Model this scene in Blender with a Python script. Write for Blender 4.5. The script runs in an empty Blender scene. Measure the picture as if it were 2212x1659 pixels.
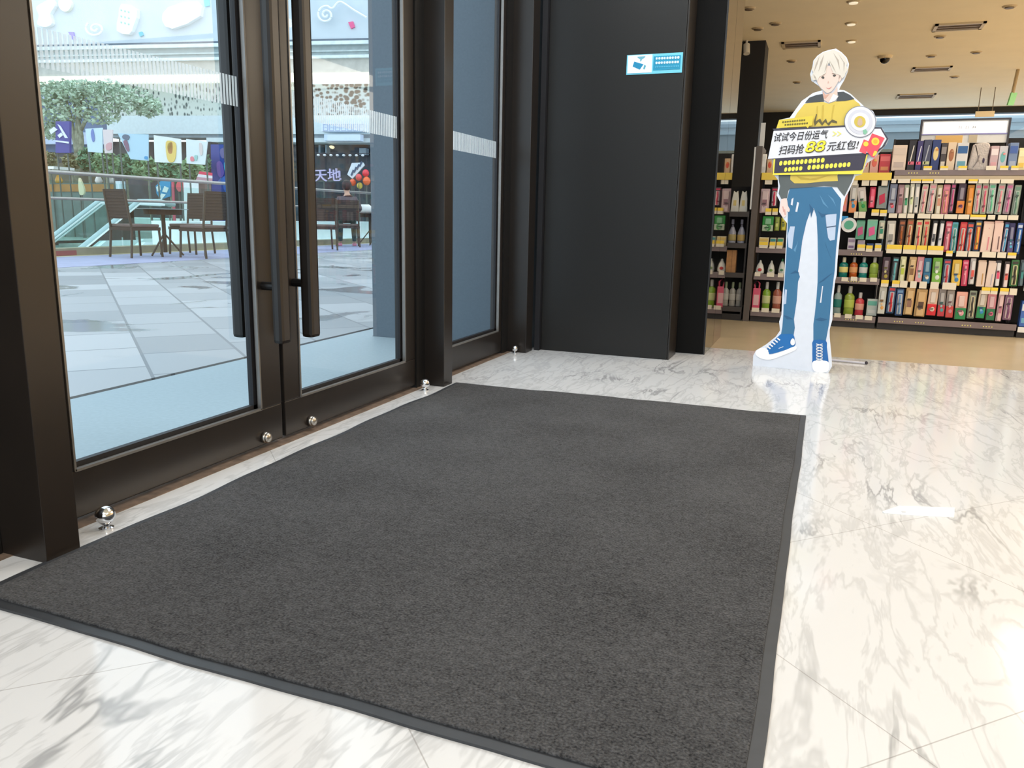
import bpy, bmesh, math, random
from mathutils import Vector, Matrix
R_ = random.Random(7)
SC = bpy.context.scene
COL = SC.collection

# ------------------------------------------------------------------ camera
CAM_H, FPX = 0.78, 1718.0
CX, CY = 1106.0, 829.5
ROT = Matrix(((0.9331460772, -0.0918833686, 0.3475569667),
              (0.3589438933, 0.1845048746, -0.9149411089),
              (0.0199419166, 0.9785271574, 0.2051509740)))
cam_data = bpy.data.cameras.new('camera')
cam_data.sensor_fit = 'HORIZONTAL'
cam_data.sensor_width = 36.0
cam_data.lens = 36.0 * FPX / 2212.0
cam_data.clip_start, cam_data.clip_end = 0.05, 300
cam = bpy.data.objects.new('camera', cam_data)
COL.objects.link(cam)
cam.matrix_world = Matrix.Translation((0, 0, CAM_H)) @ ROT.to_4x4()
SC.camera = cam
SC.view_settings.view_transform = 'Standard'
SC.view_settings.look = 'None'
SC.view_settings.gamma = 1.0
SC.view_settings.use_curve_mapping = False
SC.view_settings.exposure = 0.28

# ------------------------------------------------------------------ sky and lights
world = bpy.data.worlds.new('overcast_sky')
SC.world = world
world.use_nodes = True
wn = world.node_tree.nodes
bg = wn['Background']
bg.inputs['Color'].default_value = (0.80, 0.92, 1.0, 1)
bg.inputs['Strength'].default_value = 1.65

def area(name, loc, sx, sy, power, col, rot=(0, 0, 0)):
    l = bpy.data.lights.new(name, 'AREA')
    l.shape = 'RECTANGLE'; l.size, l.size_y = sx, sy
    l.energy = power; l.color = col
    o = bpy.data.objects.new(name, l); COL.objects.link(o)
    o.location = loc; o.rotation_euler = rot
    return o
WARM = (1.0, 0.88, 0.72)
area('store_ceiling_light', (3.7, 6.3, 2.66), 4.0, 2.2, 135, WARM)
area('store_ceiling_light', (4.5, 9.3, 2.66), 3.8, 3.4, 165, WARM)
area('store_ceiling_light', (5.0, 12.8, 2.66), 3.2, 3.4, 110, WARM)
area('lobby_overhead_light', (3.0, 0.0, 2.66), 1.6, 2.4, 75, (1.0, 0.78, 0.55))
area('lobby_overhead_light', (-0.3, 3.3, 2.66), 2.4, 1.8, 46, (0.93, 0.97, 1.0))  # added fill overhead, stands in for daylight from the doors on the far floor
area('lobby_overhead_light', (-0.2, -1.7, 2.66), 2.8, 2.0, 108, (0.93, 0.97, 1.0))

# ------------------------------------------------------------------ helpers
def W(px, py):
    v = ROT @ Vector((px - CX, -(py - CY), -FPX)); return v.normalized()
EYE = Vector((0, 0, CAM_H))
def on_floor(px, py, z=0.0):
    d = W(px, py); return EYE + d * ((z - CAM_H) / d.z)
def on_y(px, py, y):
    d = W(px, py); return EYE + d * (y / d.y)
def on_x(px, py, x):
    d = W(px, py); return EYE + d * (x / d.x)

_mats = {}
def mat(name, col, rough=0.5, metal=0.0, var=0.06, scale=18.0, bump=0.0, bscale=60.0, spec=0.5, emit=None, es=0.0):
    if name in _mats: return _mats[name]
    m = bpy.data.materials.new(name); m.use_nodes = True
    nt = m.node_tree; N = nt.nodes; L = nt.links
    b = N['Principled BSDF']
    b.inputs['Roughness'].default_value = rough
    b.inputs['Metallic'].default_value = metal
    b.inputs['Specular IOR Level'].default_value = spec
    tc = N.new('ShaderNodeTexCoord')
    nz = N.new('ShaderNodeTexNoise'); nz.inputs['Scale'].default_value = scale
    nz.inputs['Detail'].default_value = 3
    L.new(tc.outputs['Object'], nz.inputs['Vector'])
    rp = N.new('ShaderNodeValToRGB')
    rp.color_ramp.elements[0].position, rp.color_ramp.elements[1].position = 0.3, 0.7
    rp.color_ramp.elements[0].color = tuple(max(0, c * (1 - var)) for c in col[:3]) + (1,)
    rp.color_ramp.elements[1].color = tuple(min(1, c * (1 + var)) for c in col[:3]) + (1,)
    L.new(nz.outputs['Fac'], rp.inputs['Fac'])
    L.new(rp.outputs['Color'], b.inputs['Base Color'])
    if bump:
        n2 = N.new('ShaderNodeTexNoise'); n2.inputs['Scale'].default_value = bscale
        L.new(tc.outputs['Object'], n2.inputs['Vector'])
        bp = N.new('ShaderNodeBump'); bp.inputs['Strength'].default_value = bump; bp.inputs['Distance'].default_value = 0.01
        L.new(n2.outputs['Fac'], bp.inputs['Height']); L.new(bp.outputs['Normal'], b.inputs['Normal'])
    if emit:
        b.inputs['Emission Color'].default_value = tuple(emit) + (1,)
        b.inputs['Emission Strength'].default_value = es
    _mats[name] = m
    return m

def srgb(r, g, b):
    f = lambda c: (c / 255 / 12.92) if c / 255 <= 0.04045 else ((c / 255 + 0.055) / 1.055) ** 2.4
    return (f(r), f(g), f(b))
def cm(r, g, b, rough=0.45):
    """plain printed / plastic colour given in sRGB"""
    return mat('plastic_%d_%d_%d_%d' % (r, g, b, int(rough * 100)), srgb(r, g, b), rough, var=0.02, scale=25)

def glass_mat(name, tint=(0.93, 0.97, 0.98), gloss=0.02):
    m = bpy.data.materials.new(name); m.use_nodes = True
    nt = m.node_tree; N = nt.nodes; L = nt.links; N.clear()
    out = N.new('ShaderNodeOutputMaterial')
    tr = N.new('ShaderNodeBsdfTransparent'); tr.inputs['Color'].default_value = tint + (1,)
    gl = N.new('ShaderNodeBsdfGlossy'); gl.inputs['Roughness'].default_value = gloss
    fr = N.new('ShaderNodeFresnel'); fr.inputs['IOR'].default_value = 1.45
    nz = N.new('ShaderNodeTexNoise'); nz.inputs['Scale'].default_value = 2.0
    mp = N.new('ShaderNodeMapRange'); mp.inputs['To Min'].default_value = 1.44; mp.inputs['To Max'].default_value = 1.46
    L.new(nz.outputs['Fac'], mp.inputs['Value']); L.new(mp.outputs['Result'], fr.inputs['IOR'])
    mx = N.new('ShaderNodeMixShader')
    ge = N.new('ShaderNodeNewGeometry')
    iv = N.new('ShaderNodeMath'); iv.operation = 'SUBTRACT'; iv.inputs[0].default_value = 1.0; L.new(ge.outputs['Backfacing'], iv.inputs[1])
    ml = N.new('ShaderNodeMath'); ml.operation = 'MULTIPLY'; L.new(fr.outputs[0], ml.inputs[0]); L.new(iv.outputs[0], ml.inputs[1])
    L.new(ml.outputs[0], mx.inputs[0]); L.new(tr.outputs[0], mx.inputs[1]); L.new(gl.outputs[0], mx.inputs[2])
    L.new(mx.outputs[0], out.inputs['Surface'])
    return m

class MB:
    """collects shapes in one bmesh"""
    def __init__(s): s.bm = bmesh.new()
    def box(s, x0, x1, y0, y1, z0, z1):
        v = [s.bm.verts.new(p) for p in ((x0,y0,z0),(x1,y0,z0),(x1,y1,z0),(x0,y1,z0),(x0,y0,z1),(x1,y0,z1),(x1,y1,z1),(x0,y1,z1))]
        for f in ((0,3,2,1),(4,5,6,7),(0,1,5,4),(1,2,6,5),(2,3,7,6),(3,0,4,7)):
            s.bm.faces.new([v[i] for i in f])
        return s
    def obox(s, c, ax, ay, az):
        """oriented box: centre and three half-axis vectors"""
        c, ax, ay, az = map(Vector, (c, ax, ay, az))
        v = [s.bm.verts.new(c + i*ax + j*ay + k*az) for k in (-1,1) for (i,j) in ((-1,-1),(1,-1),(1,1),(-1,1))]
        for f in ((0,3,2,1),(4,5,6,7),(0,1,5,4),(1,2,6,5),(2,3,7,6),(3,0,4,7)):
            s.bm.faces.new([v[i] for i in f])
        return s
    def tube(s, pts, r, n=10, r2=None, cap=True):
        pts = [Vector(p) for p in pts]; rings = []
        for i, p in enumerate(pts):
            d = (pts[min(i+1, len(pts)-1)] - pts[max(i-1, 0)]).normalized()
            a = Vector((0,0,1)) if abs(d.z) < 0.9 else Vector((1,0,0))
            u = d.cross(a).normalized(); w = d.cross(u)
            rr = r if r2 is None else r + (r2 - r) * i / max(1, len(pts)-1)
            rings.append([s.bm.verts.new(p + (u*math.cos(t) + w*math.sin(t))*rr) for t in [2*math.pi*k/n for k in range(n)]])
        for A, B in zip(rings, rings[1:]):
            for k in range(n): s.bm.faces.new((A[k], A[(k+1)%n], B[(k+1)%n], B[k]))
        if cap:
            s.bm.faces.new(rings[0][::-1]); s.bm.faces.new(rings[-1])
        return s
    def lathe(s, prof, c=(0,0,0), n=16, sx=1.0, sy=1.0):
        """profile of (radius, z) revolved about z"""
        c = Vector(c); rings = []
        for r, z in prof:
            rings.append([s.bm.verts.new(c + Vector((math.cos(2*math.pi*k/n)*r*sx, math.sin(2*math.pi*k/n)*r*sy, z))) for k in range(n)])
        for A, B in zip(rings, rings[1:]):
            for k in range(n): s.bm.faces.new((A[k], A[(k+1)%n], B[(k+1)%n], B[k]))
        s.bm.faces.new(rings[0][::-1]); s.bm.faces.new(rings[-1])
        return s
    def ball(s, c, r, n=12, sc=(1,1,1)):
        c = Vector(c)
        prof = [(math.sin(math.pi*i/n)*r + 1e-5, -math.cos(math.pi*i/n)*r) for i in range(n+1)]
        rings = []
        for rr, z in prof:
            rings.append([s.bm.verts.new(c + Vector((math.cos(2*math.pi*k/n)*rr*sc[0], math.sin(2*math.pi*k/n)*rr*sc[1], z*sc[2]))) for k in range(n)])
        for A, B in zip(rings, rings[1:]):
            for k in range(n): s.bm.faces.new((A[k], A[(k+1)%n], B[(k+1)%n], B[k]))
        s.bm.faces.new(rings[0][::-1]); s.bm.faces.new(rings[-1])
        return s
    def prism(s, front, back):
        """closed slab between two matching outlines"""
        a = [s.bm.verts.new(p) for p in front]; b = [s.bm.verts.new(p) for p in back]
        n = len(a)
        s.bm.faces.new(a); s.bm.faces.new(b[::-1])
        for i in range(n): s.bm.faces.new((a[(i+1)%n], a[i], b[i], b[(i+1)%n]))
        return s
    def build(s, name, m, parent=None, smooth=False, bevel=0.0, loc=None):
        bmesh.ops.recalc_face_normals(s.bm, faces=s.bm.faces)
        if bevel:
            bmesh.ops.bevel(s.bm, geom=[e for e in s.bm.edges if e.calc_face_angle(0) > 0.6], offset=bevel, segments=2, affect='EDGES', profile=0.6)
        me = bpy.data.meshes.new(name)
        s.bm.to_mesh(me); s.bm.free()
        if smooth:
            for p in me.polygons: p.use_smooth = True
        me.materials.append(m)
        o = bpy.data.objects.new(name, me); COL.objects.link(o)
        if parent is not None:
            o.parent = parent
        if loc is not None: o.location = loc
        return o

def tag(o, label=None, cat=None, group=None, kind=None):
    if label: o['label'] = label
    if cat: o['category'] = cat
    if group: o['group'] = group
    if kind: o['kind'] = kind
    return o
def empty(name, loc=(0,0,0), rz=0.0):
    o = bpy.data.objects.new(name, None); COL.objects.link(o)
    o.location = loc; o.rotation_euler = (0, 0, rz); o.empty_display_size = 0.1
    return o
def struct(o, label=None, cat=None):
    o['kind'] = 'structure'
    if label: o['label'] = label
    if cat: o['category'] = cat
    return o
def relparent(o, par):
    """geometry is in world coordinates: keep it there under a parent that stands elsewhere"""
    o.parent = par
    o.matrix_parent_inverse = (Matrix.Translation(par.location) @ par.rotation_euler.to_matrix().to_4x4()).inverted()
    return o

class Frame:
    """a vertical plane: origin, horizontal direction u, normal n towards the viewer"""
    def __init__(s, o, u):
        s.o = Vector(o); s.u = Vector(u).normalized(); s.z = Vector((0,0,1)); s.n = s.u.cross(s.z)
        if s.n.dot(EYE - s.o) < 0: s.n = -s.n
    def hit(s, px, py, off=0.0):
        d = W(px, py); o = s.o + s.n * off
        return EYE + d * ((o - EYE).dot(s.n) / d.dot(s.n))
    def slab(s, name, pts, off, th, m, parent=None, rel=True, bevel=0):
        f = [s.hit(x, y, off) for x, y in pts]
        b = MB().prism(f, [p - s.n * th for p in f])
        o = b.build(name, m, None, bevel=bevel)
        if parent is not None: relparent(o, parent)
        return o
def spline(pts, n=6, closed=True):
    """Catmull-Rom through points, for smooth outlines"""
    out = []; N = len(pts)
    for i in range(N if closed else N-1):
        if closed: p0, p1, p2, p3 = (pts[(i+k) % N] for k in (-1,0,1,2))
        else: p0, p1, p2, p3 = (pts[min(max(i+k,0),N-1)] for k in (-1,0,1,2))
        for k in range(n):
            t = k/n
            out.append(tuple(0.5*((2*p1[j]) + (-p0[j]+p2[j])*t + (2*p0[j]-5*p1[j]+4*p2[j]-p3[j])*t*t + (-p0[j]+3*p1[j]-3*p2[j]+p3[j])*t**3) for j in range(len(p1))))
    if not closed: out.append(tuple(pts[-1]))
    return out

def text(name, body, size, m, mtx, parent=None, shear=0.0, align='LEFT', bold=0.0, extrude=0.0006, width=None):
    """lettering as a real mesh; mtx places the text's xy-plane"""
    cu = bpy.data.curves.new(name, 'FONT'); cu.body = body; cu.size = size; cu.shear = shear
    cu.align_x = align; cu.extrude = extrude; cu.offset = bold; cu.resolution_u = 4
    t = bpy.data.objects.new(name, cu); COL.objects.link(t)
    bpy.context.view_layer.update()
    dg = bpy.context.evaluated_depsgraph_get()
    me = bpy.data.meshes.new_from_object(t.evaluated_get(dg))
    bpy.data.objects.remove(t); bpy.data.curves.remove(cu)
    if width and len(me.vertices):
        xs = [v.co.x for v in me.vertices]; w = max(xs) - min(xs); x0 = min(xs)
        for v in me.vertices: v.co.x = (v.co.x - x0) * width / w
    me.transform(mtx)
    me.materials.clear(); me.materials.append(m)
    o = bpy.data.objects.new(name, me); COL.objects.link(o)
    if parent is not None: relparent(o, parent)
    return o
def plane_mtx(origin, u, v):
    u = Vector(u).normalized(); v = (Vector(v) - Vector(v).dot(u)*u).normalized(); n = u.cross(v)
    M = Matrix((u, v, n)).transposed().to_4x4(); M.translation = Vector(origin); return M

# ------------------------------------------------------------------ materials of the building
def marble():
    m = bpy.data.materials.new('white_veined_marble'); m.use_nodes = True
    nt = m.node_tree; N = nt.nodes; L = nt.links; b = N['Principled BSDF']
    b.inputs['Roughness'].default_value = 0.11
    b.inputs['Specular IOR Level'].default_value = 0.5
    tc = N.new('ShaderNodeTexCoord')
    def veins(rz, sx, sy, scale, dist, width, det=5):
        mp = N.new('ShaderNodeMapping'); mp.inputs['Rotation'].default_value = (0, 0, rz); mp.inputs['Scale'].default_value = (sx, sy, 1)
        L.new(tc.outputs['Object'], mp.inputs['Vector'])
        nz = N.new('ShaderNodeTexNoise'); nz.inputs['Scale'].default_value = scale; nz.inputs['Detail'].default_value = det
        nz.inputs['Distortion'].default_value = dist; nz.inputs['Roughness'].default_value = 0.60
        L.new(mp.outputs[0], nz.inputs['Vector'])
        s = N.new('ShaderNodeMath'); s.operation = 'SUBTRACT'; s.inputs[1].default_value = 0.5; L.new(nz.outputs['Fac'], s.inputs[0])
        a = N.new('ShaderNodeMath'); a.operation = 'ABSOLUTE'; L.new(s.outputs[0], a.inputs[0])
        r = N.new('ShaderNodeMapRange'); r.interpolation_type = 'SMOOTHSTEP'
        r.inputs['From Min'].default_value = 0.0; r.inputs['From Max'].default_value = width
        r.inputs['To Min'].default_value = 1.0; r.inputs['To Max'].default_value = 0.0
        L.new(a.outputs[0], r.inputs['Value'])
        return r.outputs[0]
    v1 = veins(-0.36, 2.5, 0.60, 1.7, 0.6, 0.026)
    v2 = veins(-0.30, 2.9, 0.62, 4.4, 0.5, 0.05, 4)
    nz = N.new('ShaderNodeTexNoise'); nz.inputs['Scale'].default_value = 2.3; nz.inputs['Detail'].default_value = 4
    L.new(tc.outputs['Object'], nz.inputs['Vector'])
    mk = N.new('ShaderNodeMapRange'); mk.inputs['From Min'].default_value = 0.42; mk.inputs['From Max'].default_value = 0.62
    L.new(nz.outputs['Fac'], mk.inputs['Value'])
    mm = N.new('ShaderNodeMath'); mm.operation = 'MULTIPLY'; L.new(v1, mm.inputs[0]); L.new(mk.outputs[0], mm.inputs[1])
    m2 = N.new('ShaderNodeMath'); m2.operation = 'MULTIPLY'; L.new(v2, m2.inputs[0]); m2.inputs[1].default_value = 0.34
    ad = N.new('ShaderNodeMath'); ad.operation = 'MAXIMUM'; L.new(mm.outputs[0], ad.inputs[0]); L.new(m2.outputs[0], ad.inputs[1])
    ad2 = N.new('ShaderNodeMath'); ad2.operation = 'MULTIPLY'; ad2.inputs[1].default_value = 0.72; L.new(ad.outputs[0], ad2.inputs[0])
    cl = N.new('ShaderNodeMix'); cl.data_type = 'RGBA'
    cl.inputs['A'].default_value = (0.67, 0.675, 0.69, 1); cl.inputs['B'].default_value = (0.25, 0.255, 0.265, 1)
    L.new(ad2.outputs[0], cl.inputs['Factor'])
    # thin joints of the square slabs, laid diagonally
    mp = N.new('ShaderNodeMapping'); mp.inputs['Rotation'].default_value = (0, 0, math.radians(45)); mp.inputs['Location'].default_value = (0.723, -1.004+0.69*2, 0)
    L.new(tc.outputs['Object'], mp.inputs['Vector'])
    br = N.new('ShaderNodeTexBrick'); br.offset = 0.0; br.inputs['Scale'].default_value = 1.0
    br.inputs['Brick Width'].default_value = 0.69; br.inputs['Row Height'].default_value = 0.69
    br.inputs['Mortar Size'].default_value = 0.0016; br.inputs['Mortar Smooth'].default_value = 0.6
    L.new(mp.outputs[0], br.inputs['Vector'])
    jm = N.new('ShaderNodeMath'); jm.operation = 'MULTIPLY'; jm.inputs[1].default_value = 0.5; L.new(br.outputs['Fac'], jm.inputs[0])
    c2 = N.new('ShaderNodeMix'); c2.data_type = 'RGBA'; c2.inputs['B'].default_value = (0.22, 0.20, 0.19, 1)
    L.new(cl.outputs['Result'], c2.inputs['A']); L.new(jm.outputs[0], c2.inputs['Factor'])
    L.new(c2.outputs['Result'], b.inputs['Base Color'])
    return m
def pavers():
    m = bpy.data.materials.new('granite_pavers'); m.use_nodes = True
    nt = m.node_tree; N = nt.nodes; L = nt.links; b = N['Principled BSDF']
    tc = N.new('ShaderNodeTexCoord')
    mp = N.new('ShaderNodeMapping'); mp.inputs['Rotation'].default_value = (0, 0, math.radians(40.5)); mp.inputs['Location'].default_value = (0.3, 0.22, 0)
    L.new(tc.outputs['Object'], mp.inputs['Vector'])
    br = N.new('ShaderNodeTexBrick'); br.offset = 0.37; br.inputs['Scale'].default_value = 1.0
    br.inputs['Brick Width'].default_value = 0.64; br.inputs['Row Height'].default_value = 0.5
    br.inputs['Mortar Size'].default_value = 0.009; br.inputs['Bias'].default_value = -0.05
    br.inputs['Color1'].default_value = (0.47, 0.48, 0.49, 1); br.inputs['Color2'].default_value = (0.24, 0.255, 0.27, 1)
    br.inputs['Mortar'].default_value = (0.20, 0.21, 0.22, 1)
    L.new(mp.outputs[0], br.inputs['Vector'])
    # wet stains
    nz = N.new('ShaderNodeTexNoise'); nz.inputs['Scale'].default_value = 0.9; nz.inputs['Detail'].default_value = 5; nz.inputs['Distortion'].default_value = 0.8
    L.new(tc.outputs['Object'], nz.inputs['Vector'])
    mk = N.new('ShaderNodeMapRange'); mk.inputs['From Min'].default_value = 0.55; mk.inputs['From Max'].default_value = 0.60
    L.new(nz.outputs['Fac'], mk.inputs['Value'])
    sc = N.new('ShaderNodeMath'); sc.operation = 'MULTIPLY'; sc.inputs[1].default_value = 0.45; L.new(mk.outputs[0], sc.inputs[0])
    mx = N.new('ShaderNodeMix'); mx.data_type = 'RGBA'; mx.inputs['B'].default_value = (0.27, 0.28, 0.285, 1)
    L.new(br.outputs['Color'], mx.inputs['A']); L.new(sc.outputs[0], mx.inputs['Factor'])
    L.new(mx.outputs['Result'], b.inputs['Base Color'])
    rr = N.new('ShaderNodeMapRange'); rr.inputs['To Min'].default_value = 0.42; rr.inputs['To Max'].default_value = 0.12
    L.new(mk.outputs[0], rr.inputs['Value']); L.new(rr.outputs[0], b.inputs['Roughness'])
    return m
M_BRONZE = mat('bronze_anodised_metal', (0.0135, 0.0098, 0.0076), 0.32, var=0.12, scale=7, spec=0.5)
M_DARK = mat('black_brown_metal', (0.009, 0.008, 0.0075), 0.4, var=0.1, spec=0.35)
M_PANEL = mat('charcoal_laminate', (0.013, 0.0125, 0.012), 0.36, var=0.08, scale=120, bump=0.02, bscale=400, spec=0.32)
M_BEAD = mat('brushed_bead', (0.23, 0.22, 0.21), 0.35, 0.6)
M_GASKET = mat('black_gasket', (0.006, 0.006, 0.009), 0.6)
M_CHROME = mat('polished_chrome', (0.75, 0.76, 0.78), 0.07, 1.0, var=0.02)
M_STEEL = mat('satin_steel', (0.42, 0.40, 0.37), 0.32, 1.0, var=0.04)
M_GLASS = glass_mat('clear_door_glass', (0.92, 0.955, 0.98))
M_WHITE = cm(246, 246, 246, 0.5)
M_BLACK = cm(22, 21, 22, 0.5)

# ------------------------------------------------------------------ floors, ceiling, walls
CEIL = 2.7
SHOP_Y = 5.08
f = MB().box(-1.66, 7.0, -5.0, SHOP_Y, -0.06, 0.0).build('floor', marble())
struct(f, 'polished white marble floor with grey veins, in front of the glass doors', 'floor')
f = MB().box(-0.60, 7.0, SHOP_Y, 5.6, -0.06, 0.0).box(-1.6, 7.0, 5.6, 16.2, -0.06, 0.0).build('floor', mat('beige_tile', srgb(182, 166, 138), 0.30, var=0.05, scale=5, spec=0.4))
struct(f, 'plain beige shop floor below the product shelves', 'floor')
f = MB().box(-1.74, -1.66, -5.0, 4.5, -0.06, 0.002).build('trim_1', mat('worn_tan_threshold', srgb(112, 94, 80), 0.6, var=0.35, scale=30))
struct(f, 'worn tan threshold strip under the glass doors', 'threshold')
f = MB().box(-1.72, 7.0, -5.0, 16.2, CEIL, CEIL + 0.1).build('ceiling', mat('beige_ceiling', srgb(246, 236, 212), 0.8, var=0.02, scale=3))
struct(f, 'beige painted shop ceiling with vents and small fittings', 'ceiling')
f = MB().box(-2.87, -1.74, -5.0, 4.5, -0.06, -0.001).build('floor', mat('blue_grey_stone', srgb(156, 172, 178), 0.45, var=0.06, scale=60, bump=0.05, bscale=250))
struct(f, 'smooth blue grey stone strip just outside the glass doors', 'floor')
f = MB().box(-2.905, -2.87, -10, 60, -0.06, -0.012).build('trim_2', mat('drain_slot', srgb(70, 76, 80), 0.7))
struct(f, 'dark drain slot between the stone strip and the pavers outside', 'drain')
f = MB().box(-9.45, -2.905, -10, 60, -0.06, 0.0).build('floor', pavers())
struct(f, 'grey granite pavers with wet stains on the plaza outside', 'floor')
f = MB().box(-2.87, -2.70, 4.5, 60, -0.06, -0.001).build('floor', mat('blue_grey_stone', (0,0,0)))
struct(f, 'narrow stone strip beside the dark outer wall', 'floor')
f = MB().box(-11.55, -9.45, -10, 60, -0.06, 0.004).build('floor', mat('lilac_paving', srgb(158, 162, 190), 0.6, var=0.10, scale=3))
struct(f, 'lilac paving strip under the outdoor chairs', 'floor')

# panel wall that closes the lobby, its return, the black column and its mirrored side
w = MB().box(-1.53, -0.768, 4.50, 4.735, 0.0, CEIL).build('wall_back', M_PANEL, bevel=0.004)
struct(w, 'broad charcoal wall panel at the end of the doors, carrying a small blue sign', 'wall')
e_ = MB().box(-0.766, -0.758, 4.502, 4.735, 0.0, CEIL).build('edge_strip', M_BRONZE)
relparent(e_, w)
w = MB().box(-2.69, -1.60, 4.502, 4.735, -0.02, 3.4).build('wall_outer', mat('blue_grey_cladding', srgb(96, 108, 118), 0.42, var=0.05, scale=90))
struct(w, 'dark blue grey wall cladding outside, seen through the glass', 'wall')
w = MB().box(-1.56, -1.53, 4.47, 4.735, 0, CEIL).build('trim_3', M_GASKET)
struct(w, 'black reveal between the third post and the wall panel', 'trim')
w = MB().box(-1.53, -0.604, 4.79, 5.6, 0.0, CEIL).build('wall_end', mat('matt_black', (0.003, 0.0028, 0.0026), 0.6, spec=0.15), bevel=0.003)
struct(w, 'black column behind the wall panel at the shop entrance', 'column')
mm_ = mat('dark_mirror_laminate', (0.30, 0.27, 0.25), 0.03, 1.0, var=0.02)
j = MB().box(-0.604, -0.596, 4.79, 5.19, 0.0, CEIL).box(-0.604, -0.596, 5.196, 5.6, 0.0, CEIL).build('mirror_panel', mm_)
relparent(j, w)
relparent(MB().box(-0.604, -0.5945, 4.786, 4.7895, 0.0, CEIL).build('edge_strip', M_BLACK), w)  # added black cover, hides the bright reflection on the mirror's front edge
w = MB().box(-1.70, -1.6, 5.6, 15.7, 0.0, CEIL).build('wall_side', mat('matt_black', (0,0,0)))
struct(w, 'black side wall of the shop behind the narrow rack', 'wall')
w = MB().box(-1.75, -1.69, -3.0, 1.179, 0.0, CEIL).build('wall_left', M_DARK)
struct(w, 'dark wall left of the first door post', 'wall')

# posts
def post(name, y0, y1, x1, label):
    t = struct(MB().box(-1.70, x1, y0, y1, 0.0, CEIL).build(name, M_BRONZE, bevel=0.002), label, 'post')
    return t
post('trim_4', 1.181, 1.268, -1.552, 'nearest bronze door post, at the left edge of the mat')
post('trim_5', 3.275, 3.364, -1.583, 'middle bronze post between the double door and the side window')
post('trim_6', 4.34, 4.447, -1.566, 'far bronze post between the side window and the wall panel')

def jamb(name, y0, y1, label):
    struct(MB().box(-1.73, -1.682, y0, y1, 0.0, CEIL).build(name, M_DARK), label, 'jamb')
jamb('trim_7', 3.194, 3.275, 'dark jamb between right door leaf and middle post')
jamb('trim_8', 4.255, 4.34, 'dark jamb between side window and far post')

# ------------------------------------------------------------------ doors
frost = bpy.data.materials.new('frosted_film'); frost.use_nodes = True
_n = frost.node_tree.nodes; _l = frost.node_tree.links; _n.clear()
_o = _n.new('ShaderNodeOutputMaterial'); _t = _n.new('ShaderNodeBsdfTransparent'); _d = _n.new('ShaderNodeBsdfDiffuse'); _d.inputs['Color'].default_value = (0.86, 0.9, 0.92, 1)
_tl = _n.new('ShaderNodeBsdfTranslucent'); _tl.inputs['Color'].default_value = (0.9, 0.93, 0.93, 1)
_m1 = _n.new('ShaderNodeMixShader'); _m1.inputs[0].default_value = 0.6; _l.new(_d.outputs[0], _m1.inputs[1]); _l.new(_tl.outputs[0], _m1.inputs[2])
_nz = _n.new('ShaderNodeTexNoise'); _nz.inputs['Scale'].default_value = 300
_mr = _n.new('ShaderNodeMapRange'); _mr.inputs['To Min'].default_value = 0.4; _mr.inputs['To Max'].default_value = 0.6; _l.new(_nz.outputs['Fac'], _mr.inputs['Value'])
_m2 = _n.new('ShaderNodeMixShader'); _l.new(_mr.outputs[0], _m2.inputs[0]); _l.new(_t.outputs[0], _m2.inputs[1]); _l.new(_m1.outputs[0], _m2.inputs[2])
_l.new(_m2.outputs[0], _o.inputs['Surface'])

def leaf(name, y0, y1, gy0, gy1, label, cat, handles=None, knob=None, top=2.5):
    """framed glazed leaf in the door line; gy0..gy1 is the clear glass"""
    t = empty(name, (-1.715, (y0+y1)/2, 0.0)); struct(t, label, cat)
    P = lambda mb, nm, m, **k: relparent(mb.build(nm, m, **k), t)
    P(MB().box(-1.74, -1.69, y0, y1, 0.014, 0.137), 'bottom_rail', M_BRONZE, bevel=0.003)
    P(MB().box(-1.74, -1.69, y0, y1, top - 0.12, top), 'top_rail', M_BRONZE, bevel=0.003)
    for a, b in ((y0, gy0), (gy1, y1)):
        P(MB().box(-1.74, -1.69, a, b, 0.137, top - 0.12), 'stile', M_BRONZE, bevel=0.003)
    b = MB()
    for a, c, z0, z1 in ((gy0-0.002, gy0+0.004, 0.137, top-0.12), (gy1-0.004, gy1+0.002, 0.137, top-0.12), (gy0, gy1, 0.135, 0.142)):
        b.box(-1.700, -1.686, a, c, z0, z1)
    P(b, 'glazing_bead', M_BEAD)
    b = MB()
    for a, c, z0, z1 in ((gy0, gy0+0.016, 0.137, top-0.12), (gy1-0.016, gy1, 0.137, top-0.12), (gy0, gy1, 0.137, 0.154)):
        b.box(-1.724, -1.706, a, c, z0, z1)
    P(b, 'gasket', M_GASKET)
    P(MB().box(-1.719, -1.711, gy0, gy1, 0.137, top-0.12), 'glass_pane', M_GLASS)
    b = MB(); y = gy0 + 0.018
    while y < gy1 - 0.022:
        b.box(-1.7105, -1.7100, y, y + 0.0085, 1.095, 1.182); y += 0.0135
    P(b, 'frosted_band', frost)
    for (hy, x0, x1) in handles or ():
        h = P(MB().box(x0, x1, hy-0.026, hy+0.026, 0.36, 2.06), 'pull_handle', M_BRONZE, bevel=0.012)
        for z in (0.545, 1.87):
            c = MB().tube([(-1.69 if x0 > -1.69 else -1.74, hy, z), ((x0+x1)/2, hy, z)], 0.014, 12).build('standoff', M_DARK, smooth=False)
            c.parent = h
    if knob:
        k = MB().tube([(-1.690, knob[0], knob[1]), (-1.676, knob[0], knob[1])], 0.019, 16)
        k.ball((-1.674, knob[0], knob[1]), 0.018, 12, (0.6, 1, 1))
        P(k, 'lock_knob', M_STEEL, smooth=True)
    return t
leaf('door_1', 1.272, 2.214, 1.385, 2.105, 'left glass door leaf with bronze frame and tall bar handles', 'door',
     handles=((2.142, -1.640, -1.602), (2.192, -1.845, -1.80)), knob=(2.114, 0.040))
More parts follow.
